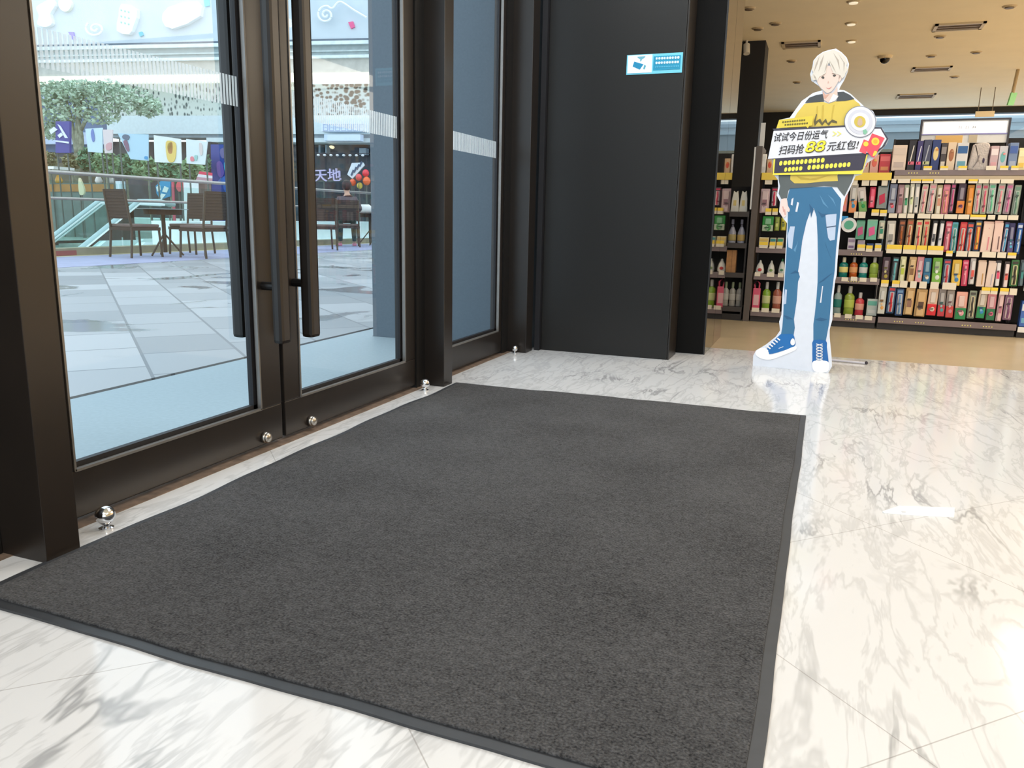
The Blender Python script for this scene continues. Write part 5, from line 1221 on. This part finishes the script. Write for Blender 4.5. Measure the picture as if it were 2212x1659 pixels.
def speckle(name, dark, light, sx, sz, thr):
    m = bpy.data.materials.new(name); m.use_nodes = True
    nt = m.node_tree; N = nt.nodes; L = nt.links; b = N['Principled BSDF']; b.inputs['Roughness'].default_value = 0.7
    tc = N.new('ShaderNodeTexCoord'); mp = N.new('ShaderNodeMapping'); mp.inputs['Scale'].default_value = (sx, sx, sz)
    v = N.new('ShaderNodeTexVoronoi'); v.inputs['Scale'].default_value = 1.0; v.inputs['Randomness'].default_value = 0.75
    L.new(tc.outputs['Object'], mp.inputs['Vector']); L.new(mp.outputs[0], v.inputs['Vector'])
    r = N.new('ShaderNodeValToRGB'); e = r.color_ramp.elements
    e[0].position, e[1].position = thr, thr + 0.22
    e[0].color = tuple(srgb(*dark)) + (1,); e[1].color = tuple(srgb(*light)) + (1,)
    n2 = N.new('ShaderNodeTexNoise'); n2.inputs['Scale'].default_value = 0.8
    L.new(tc.outputs['Object'], n2.inputs['Vector'])
    ad = N.new('ShaderNodeMath'); ad.operation = 'MULTIPLY_ADD'; ad.inputs[1].default_value = 0.7; ad.inputs[2].default_value = -0.22
    L.new(n2.outputs['Fac'], ad.inputs[0])
    s = N.new('ShaderNodeMath'); s.operation = 'ADD'; L.new(v.outputs['Distance'], s.inputs[0]); L.new(ad.outputs[0], s.inputs[1])
    L.new(s.outputs[0], r.inputs['Fac']); L.new(r.outputs['Color'], b.inputs['Base Color'])
    return m
band('sequin_screen', 178, 252, -0.5, 0.3, speckle('silver_sequins', (78, 92, 94), (196, 204, 198), 9.0, 5.0, 0.40), 215, 640)
band('sequin_screen', 186, 252, -0.5, 0.3, speckle('dark_sequins', (22, 32, 38), (180, 196, 200), 6.0, 8.0, 0.44), 640, 960)
band('left_wall', 178, 330, -0.6, 0.3, ML('blue_grey_wall', 96, 118, 150), 20, 215)
band('left_band', 286, 312, -0.3, 0.3, ML('lavender_band', 186, 200, 226), 20, 215)
band('left_band', 208, 216, -0.3, 0.3, ML('lavender_band', 0, 0, 0), 20, 120)
band('canopy_edge', 250, 289, 0.3, 1.0, ML('pale_canopy', 214, 228, 232, 0.6, 0.04, 12), 225, 960)
band('canopy_lip', 289, 297, 0.2, 0.9, ML('canopy_lip', 150, 166, 176), 225, 960)
band('canopy_edge', 297, 306, 0.26, 0.9, ML('pale_canopy', 0, 0, 0), 440, 960)
band('shop_front', 306, 470, -0.7, 0.3, ML('dark_shopfront', 58, 66, 74, 0.4, 0.5, 2), 20, 960)
# relief decorations on the white wall
M_REL = ML('white_relief', 246, 250, 252, 0.6, 0.02)
def fdecor(name, pts, off, th, m, label, cat='wall decoration', grp='decorations on the white mall front', sm=0):
    if sm: pts = spline(pts, sm)
    o = FAC.slab(name, pts, off, th, m); tag(o, label, cat, grp); return o
fdecor('relief_plaque', [(92,6),(110,-2),(118,12),(108,30),(112,50),(98,58),(80,52),(84,34),(78,16)], 0.162, 0.16, M_REL, 'white figure shaped plaque at the far left of the mall front', sm=3)
fdecor('relief_disc', [(140,-8),(154,6),(148,22),(136,24),(126,12),(129,-4)], 0.122, 0.12, ML('cream_relief', 250, 248, 232), 'cream round plaque beside the left white plaque', sm=4)
fdecor('relief_plaque', [(262,8),(296,20),(288,56),(278,74),(252,66),(256,34)], 0.182, 0.18, M_REL, 'white dotted plaque in the middle of the mall front', sm=2)
fdecor('relief_plaque', [(350,44),(362,16),(424,2),(432,34),(372,62)], 0.182, 0.18, M_REL, 'white plaque with raised lettering at the right of the left window pane', sm=2)
b = MB()
for k in range(9):
    p = FAC.hit(262 + (k % 3)*8, 22 + (k//3)*13 + (k % 3)*2, 0.19)
    b.ball(p, 0.035, 6)
relparent(b.build('dots', ML('mint_dots', 176, 226, 214)), bpy.data.objects['relief_plaque.001'])
def letter_tube(ptspx, r, nm, lab):
    o = MB().tube([FAC.hit(x, y, 0.22) for x, y in spline(ptspx, 6, False)], r, 6).build(nm, M_REL); tag(o, lab, 'wall decoration', 'decorations on the white mall front')
sw = [(734 + (2+k*0.95)*math.cos(k*0.62), 38 + (2+k*0.95)*math.sin(k*0.62)) for k in range(20)]
letter_tube([(x-30, y-6) for x, y in sw] + [(735, 4), (765, 22), (792, 38)], 0.035, 'swirl', 'thin white spiral on the mall front seen through the right door')
sw = [(206 + (3+k*1.1)*math.cos(k*0.6), 62 + (2+k*0.9)*math.sin(k*0.6)) for k in range(18)]
letter_tube(sw, 0.035, 'swirl', 'thin white spiral on the mall front left of the dotted plaque')
fdecor('blue_triangle', [(147,69),(158,69),(161,86),(156,85)], 0.062, 0.06, cm(150, 140, 222), 'small violet triangle low on the mall front')
fdecor('teal_mark', [(299,70),(306,68),(309,76),(302,79)], 0.062, 0.06, cm(60, 190, 214), 'small teal mark below the lettered plaque')
fdecor('teal_mark', [(440,0),(450,-4),(452,12),(442,14)], 0.062, 0.06, cm(120, 220, 236), 'pale teal mark at the top of the left window pane')
fdecor('pink_mark', [(752,48),(762,46),(766,58),(758,62)], 0.062, 0.06, cm(236, 96, 150), 'small pink mark beside the spiral')

# ---- tree, hedge and planters
def leaves(b, c, rad, n, size):
    for _ in range(n):
        while True:
            p = Vector((R_.uniform(-1, 1), R_.uniform(-1, 1), R_.uniform(-1, 1)))
            if p.length <= 1: break
        p = Vector(c) + Vector((p.x*rad[0], p.y*rad[1], p.z*rad[2]))
        a = Vector((R_.gauss(0, 1), R_.gauss(0, 1), R_.gauss(0, 0.6))).normalized(); t_ = a.cross(Vector((R_.gauss(0,1), R_.gauss(0,1), R_.gauss(0,1)))).normalized()
        s = size*R_.uniform(0.6, 1.3)
        v = [b.bm.verts.new(p + q) for q in (-a*s, t_*s*0.45, a*s, -t_*s*0.45)]
        b.bm.faces.new(v)
def leafmat(n, r, g, bl):
    m = mat(n, srgb(r, g, bl), 0.7, var=0.45, scale=4); return m
def foliage(name, spots, off, n, size, m, parent=None):
    b = MB()
    for (px, py, rx, rz) in spots:
        c = FAC.hit(px, py, off); k = (c - EYE).length/FPX
        leaves(b, c, (rx*k, rx*k*0.8, rz*k), n, size)
    me_ = b.bm; me = bpy.data.meshes.new(name); me_.to_mesh(me); me_.free(); me.materials.append(m)
    o = bpy.data.objects.new(name, me); COL.objects.link(o)
    if parent is not None: relparent(o, parent)
    return o
OFF = 4.0
base = FAC.hit(168, 400, OFF); tr = empty('plaza_tree', (base.x, base.y, 0.0)); tag(tr, 'slim tree with several pale stems and airy green crown outside on the left', 'tree')
M_BARK = ML('pale_bark', 140, 146, 128, 0.9, 0.3, 8)
b = MB()
for pts in ([(165,405),(166,330),(158,290),(152,250),(142,215)], [(165,400),(168,320),(166,280),(172,235),(186,195)], [(168,330),(172,290),(184,262),(196,240)], [(166,350),(176,310),(170,262),(160,225)]):
    b.tube([FAC.hit(x, y, OFF) for x, y in spline(pts, 3, False)], 0.10, 7, 0.03)
relparent(b.build('trunk', M_BARK, smooth=True), tr)
foliage('foliage', [(105,205,34,22),(145,195,44,18),(190,205,46,24),(240,205,46,26),(110,245,34,28),(215,245,44,22),(285,215,44,26),(150,240,40,26),(185,190,60,12),(120,285,26,16),(320,230,30,20)], OFF, 420, 0.075, leafmat('tree_leaves', 182, 202, 180), tr)
for i, (px, py, rx, rz, wd) in enumerate(((190,345,20,22,'nearest the tree'), (228,352,26,24,'second from the tree'), (272,360,28,24,'third from the tree'), (320,366,30,22,'fourth from the tree'), (366,372,28,22,'fifth from the tree'), (412,368,26,22,'sixth from the tree'), (438,352,16,18,'beside the blue poster'))):
    oo = OFF + 0.9 + 1.4*(i % 2); c = FAC.hit(px, py, oo); s = empty('shrub', (c.x, c.y, 0.0)); tag(s, 'dark green shrub under the hung prints, ' + wd, 'shrub', 'shrubs under the hung prints')
    foliage('foliage', [(px, py, rx*0.95, rz)], oo, 460, 0.085, leafmat('shrub_leaves_%d' % (i % 2), *((100, 140, 108), (132, 164, 124))[i % 2]), s)
    relparent(MB().tube([(c.x, c.y, 0), (c.x, c.y, c.z)], 0.03, 6).build('stem', M_BARK), s)
for i, (px, py, rx, rz, wd) in enumerate(((104,345,20,14,'left half'), (154,350,18,14,'right half'))):
    c = FAC.hit(px, py, OFF+0.6); s = empty('shrub', (c.x, c.y, 0.0)); tag(s, 'olive brown shrub in the planter behind the tree, ' + wd, 'shrub', 'olive shrubs in the planter')
    foliage('foliage', [(px, py, rx, rz)], OFF+0.6, 360, 0.08, leafmat('olive_leaves', 146, 146, 112), s)
    relparent(MB().tube([(c.x, c.y, 0), (c.x, c.y, c.z)], 0.03, 6).build('stem', M_BARK), s)
def fbox(name, x0, x1, y0, y1, off, th, m, label, cat, grp=None):
    f = [FAC.hit(*p, off) for p in ((x0, y1), (x1, y1), (x1, y0), (x0, y0))]
    if y1 >= 418:                      # stands on the paving
        f[0].z = f[1].z = 0.001
    o = MB().prism(f, [p - FAC.n*th for p in f]).build(name, m); tag(o, label, cat, grp); return o
def stand(px0, px1, py, off, m, par):
    """legs that carry a raised print down to the ground"""
    for px in (px0, px1):
        p = FAC.hit(px, py, off - 0.05); relparent(MB().tube([(p.x, p.y, 0), (p.x, p.y, p.z)], 0.02, 6).build('pole', m), par)
M_POLE = ML('thin_pole', 90, 100, 96)
fbox('planter_box', 60, 205, 352, 420, OFF-0.4, 0.8, ML('brown_planter', 106, 104, 88), 'long brown planter box behind the escalators', 'planter')
# purple sign panel with white strokes
o = fbox('purple_sign', 120, 150, 262, 330, OFF+2.4, 0.08, cm(72, 74, 150), 'purple sign panel with white strokes beside the tree', 'sign'); stand(124, 146, 330, OFF+2.4, M_POLE, o)
for q in ([(106,282),(116,274),(124,280),(118,284),(110,290)], [(124,268),(130,272),(146,298),(140,298)], [(124,292),(132,286),(136,292),(128,298)], [(120,303),(148,306),(148,310),(120,306)]):
    k = FAC.slab('white_stroke', q, OFF+2.43, 0.02, cm(226, 230, 244)); relparent(k, o)
# hung prints
prints = [((184,278),(221,276),(221,330),(190,328), (196, 220, 230), 'pale blue print, first right of the tree'), ((222,280),(243,280),(242,330),(226,331), (220, 206, 206), 'narrow pinkish print, second right of the tree'),
          ((254,288),(320,290),(320,347),(282,344), (176, 208, 224), 'large light blue print with a small dark figure, third right of the tree'), ((332,292),(390,300),(392,353),(334,350), (224, 230, 226), 'white print with a yellow oval, fourth right of the tree'),
          ((402,300),(448,306),(442,356),(403,353), (216, 226, 226), 'white print with pink marks, rightmost of the hung prints')]
for i, (a, b_, c, d, col, lab) in enumerate(prints):
    o = FAC.slab('hung_print', [d, c, b_, a], OFF+4.0, 0.03, cm(*col, 0.6)); tag(o, lab, 'print', 'hung prints in front of the shrubs'); stand(a[0]+4, b_[0]-4, a[1]+8, OFF+3.95, M_POLE, o)
    mk = {0: [([(196,288),(200,278),(204,300),(200,306)], (110, 130, 190))], 1: [([(229,312),(240,308),(240,322),(230,324)], (206, 160, 164))],
          2: [([(264,294),(270,290),(279,294),(276,302),(266,300)], (96, 110, 130)), ([(266,306),(274,304),(279,324),(274,326)], (130, 100, 120)), ([(312,338),(318,338),(318,344),(312,343)], (70, 150, 200))],
          3: [([(358,308),(368,304),(379,310),(380,330),(376,348),(366,350),(360,338)], (226, 196, 110)), ([(362,312),(372,308),(372,330),(364,330)], (196, 140, 90))],
          4: [([(411,340),(416,338),(419,347),(412,348)], (226, 130, 140)), ([(420,336),(426,336),(425,346),(421,346)], (150, 196, 190)), ([(430,310),(436,312),(437,332),(432,334)], (214, 200, 196))]}[i]
    for q, cc in mk:
        relparent(FAC.slab('printed_shape', spline(q, 3), OFF+4.02, 0.015, cm(*cc, 0.6)), o)
# blue lit poster and the things around it
o = fbox('blue_poster', 455, 520, 312, 436, OFF+0.5, 0.12, cm(44, 70, 150), 'tall deep blue poster panel with a cyan swirl', 'poster')
fbox('dark_pier', 440, 455, 306, 440, OFF+0.4, 0.4, ML('dark_pier', 44, 50, 58), 'dark pier left of the blue poster', 'pier')
for q, cc in (([(484,352),(492,340),(500,346),(502,372),(494,384),(486,372)], (80, 200, 240)), ([(476,322),(500,318),(502,336),(480,342)], (110, 104, 150)), ([(468,352),(478,350),(484,372),(478,384),(470,376)], (110, 90, 170)), ([(470,392),(486,380),(502,386),(480,396)], (70, 110, 190)), ([(474,388),(480,384),(478,396)], (120, 220, 244)), ([(482,400),(498,404),(490,420)], (60, 100, 180))):
    relparent(FAC.slab('painted_shape', spline(q, 3), OFF+0.52, 0.015, cm(*cc)), o)
o = fbox('white_easel_sign', 396, 426, 394, 457, OFF+3.0, 0.06, cm(240, 246, 246), 'white notice board behind the glass balustrade', 'sign')
o = FAC.slab('paper_kite', [(336,402),(348,390),(368,392),(368,424),(356,428),(345,432),(342,424),(338,418)], OFF+3.0, 0.04, cm(30, 150, 196)); tag(o, 'turquoise and white kite behind the glass balustrade', 'kite'); stand(344, 364, 425, OFF+3.0, M_POLE, o)
for q in ([(337,404),(345,400),(347,410),(340,414)], [(355,402),(364,406),(360,416),(350,414)], [(348,418),(358,420),(348,432),(344,430)]): relparent(FAC.slab('white_patch', q, OFF+3.02, 0.02, cm(240, 246, 240)), o)
o = fbox('red_bunting', 370, 375, 393, 430, OFF+3.0, 0.03, cm(206, 90, 110), 'narrow red hanging strip right of the kite', 'bunting')
o = FAC.slab('red_lantern', spline([(384,392),(392,394),(391,410),(386,414),(380,404)], 3), OFF+3.0, 0.15, cm(222, 96, 104)); tag(o, 'small red lantern between the bunting strip and the white notice board', 'lantern'); stand(386, 387, 410, OFF+3.0, M_POLE, o)
o = fbox('brown_post', 426, 442, 392, 440, OFF+2.6, 0.3, ML('brown_post', 120, 104, 100), 'brown post with a striped cap right of the white notice board', 'post')
for k, cc in enumerate(((232, 226, 230), (196, 150, 160), (236, 232, 234), (226, 70, 100))):
    relparent(FAC.slab('cap_stripe', [(421+k*2.5, 394-k*6), (443, 396-k*6), (443, 390-k*6), (423+k*2.5, 388-k*6)], OFF+2.65, 0.35, cm(*cc)), o)
# stalls seen through the glass on the left
fbox('stall_counter', 95, 244, 396, 432, OFF+2.2, 0.5, ML('teal_counter', 112, 130, 126), 'long stall counter with an orange front band beyond the escalators', 'counter')
relparent(FAC.slab('orange_band', [(95,414),(244,414),(244,398),(95,398)], OFF+2.22, 0.03, ML('orange_wood', 186, 132, 78)), bpy.data.objects['stall_counter'])
o = FAC.slab('cream_board', spline([(170,384),(175,392),(181,408),(180,420),(172,420),(169,402)], 3), OFF+2.8, 0.06, cm(222, 214, 176)); tag(o, 'tall cream board standing at the stall counter', 'board'); stand(173, 177, 418, OFF+2.8, M_POLE, o)
o = fbox('white_pillar', 247, 260, 391, 426, OFF+2.8, 0.2, cm(206, 226, 232), 'pale slim pillar at the top of the escalators', 'pillar')
for i, (x, y, cc, nm, lab) in enumerate(((128, 400, (226, 170, 80), 'orange_pot', 'small orange pot on the stall counter, left'), (240, 402, (236, 232, 226), 'white_vase', 'white vase on the stall counter beside the pale pillar'), (214, 394, (230, 226, 220), 'white_vase', 'small white vase left of the other white vase'))):
    c = FAC.hit(x, 398, OFF+2.0); k = (c-EYE).length/FPX
    zt = FAC.hit(x, 396, OFF+2.2).z
    o = MB().lathe([(5*k, 0), (7*k, 5*k), (4*k, 12*k), (2.5*k, 15*k)], n=12).build(nm, cm(*cc), smooth=True, loc=(c.x, c.y, zt+0.001)); tag(o, lab, 'vase', 'vases on the stall counter')
o = fbox('white_canopy', 60, 116, 359, 365, OFF+2.4, 0.8, cm(244, 244, 238), 'white flat stall roof at the far left', 'canopy'); stand(70, 110, 365, OFF+2.3, M_POLE, o)
# shop seen through the right door leaf
for k in range(9):
    x = 674 + k*13.7; p = FAC.hit(x, 335, 0.55); p.z = FAC.hit(674, 335, 0.55).z; kk = (p-EYE).length/FPX
    o = MB().ball(p, 3.2*kk, 8, (1.1, 1.1, 0.7)).build('party_bulb', cm(240, 242, 244), smooth=True); tag(o, 'white bulb on the string above the shop lettering, %s from left' % ordn(k+1), 'bulb', 'bulbs on the string')
dz_ = Vector((0, 0, 3.2*0.7*(FAC.hit(730, 335, 0.55)-EYE).length/FPX + 0.03)); q0, q1 = FAC.hit(655, 335.0, 0.55) + dz_, FAC.hit(800, 335.0, 0.55) + dz_; q0.z = q1.z = FAC.hit(674, 335, 0.55).z + dz_.z
o = MB().tube([q0, q1], 0.015, 6).build('bulb_string', cm(60, 60, 66)); tag(o, 'dark string carrying the white bulbs above the shop', 'string')
for x0, x1, y0, y1, cc, lab in ((688, 692, 313, 332, (150, 166, 176), 'grey mullion of the shop front, left one'), (702, 706, 313, 332, (150, 166, 176), 'grey mullion of the shop front, right one'), (776, 790, 320, 334, (176, 190, 200), 'pale grey box hung in the shop front')):
    fbox('shop_mullion', x0, x1, y0, y1, -0.36, 0.3, cm(*cc), lab, 'shop fitting')
o = FAC.slab('warm_lamp', spline([(711,316),(716,314),(719,318),(715,321)], 3), -0.25, 0.15, mat('warm_lamp', (1, 0.85, 0.5), emit=(1, 0.82, 0.5), es=0.8)); tag(o, 'small warm lamp in the shop front', 'lamp')
o = fbox('pale_lettered_banner', 694, 790, 266, 284, 0.75, 0.3, cm(226, 236, 246), 'pale banner with faint outlined lettering on the canopy edge', 'banner')
b = MB()
for k in range(7):
    for (u0, v0, u1, v1) in ((0, 0, 10, 1), (0, 13, 10, 14), (0, 0, 1, 14), (9, 0, 10, 14), (3, 6, 7, 7)):
        q = [FAC.hit(698+k*13+u, 268+v, 0.77) for u, v in ((u0, v1), (u1, v1), (u1, v0), (u0, v0))]
        b.prism(q, [p - FAC.n*0.01 for p in q])
relparent(b.build('outlined_lettering', cm(176, 190, 222)), o)
fbox('blue_banner_foot', 700, 778, 290, 304, 0.8, 0.3, cm(206, 224, 246), 'pale blue panel below the lettered banner', 'panel')
ls = empty('shop_lettering', tuple(FAC.hit(700, 392, 0.5))); tag(ls, 'large pale lilac Chinese lettering in front of the dark shop', 'sign')
a = FAC.hit(651, 391, 0.5); b2 = FAC.hit(737, 389, 0.5); s_ = (FAC.hit(651, 364, 0.5)-a).length
text('lettering', '长天地', s_*1.1, cm(206, 196, 232), plane_mtx(a, b2-a, (0, 0, 1)), ls, bold=0.004, extrude=0.04, width=(b2-a).length)
relparent(MB().tube([a + Vector((0, 0, -0.03)), b2 + Vector((0, 0, -0.03))], 0.03, 6).build('rail', M_POLE), ls)
pz = FAC.hit(700, 392, 0.5); relparent(MB().tube([(pz.x, pz.y, 0), tuple(pz)], 0.03, 6).build('pole', M_POLE), ls)
o = FAC.slab('tilted_sign', [(750,377),(760,352),(784,351),(787,357),(761,386)], 0.9, 0.06, cm(226, 236, 242)); tag(o, 'tilted white sign plate with dark marks above the red balloons', 'sign'); stand(760, 764, 380, 0.85, M_POLE, o)
for k in range(4): relparent(FAC.slab('dark_mark', [(757+k*6, 378-k*6.5), (760+k*6, 380-k*6.5), (765+k*6, 368-k*6), (762+k*6, 366-k*6)], 0.92, 0.02, cm(80, 96, 120)), o)
for i, (x, y, r, cc, lab) in enumerate(((762, 394, 6.5, (236, 100, 60), 'orange balloon, left in the balloon cluster'), (775, 383, 6.5, (232, 90, 90), 'coral balloon, topmost in the balloon cluster'), (790, 374, 7, (236, 70, 80), 'red balloon behind the orange one at the right of the cluster'), (792, 391, 8, (240, 110, 60), 'large orange balloon at the right of the cluster'), (777, 401, 6, (226, 206, 90), 'yellow balloon at the bottom of the cluster'))):
    p = FAC.hit(x, y, 1.0 + 0.12*(i % 2)); kk = (p-EYE).length/FPX
    o = empty('balloon', tuple(p)); tag(o, lab, 'balloon', 'balloon cluster at the shop')
    MB().ball((0, 0, 0), r*kk, 12, (1, 1, 1.1)).build('balloon_skin', cm(*cc, 0.25), o, smooth=True)
    relparent(MB().tube([tuple(p), (p.x, p.y, 0)], 0.012, 5).build('ribbon', M_POLE), o)
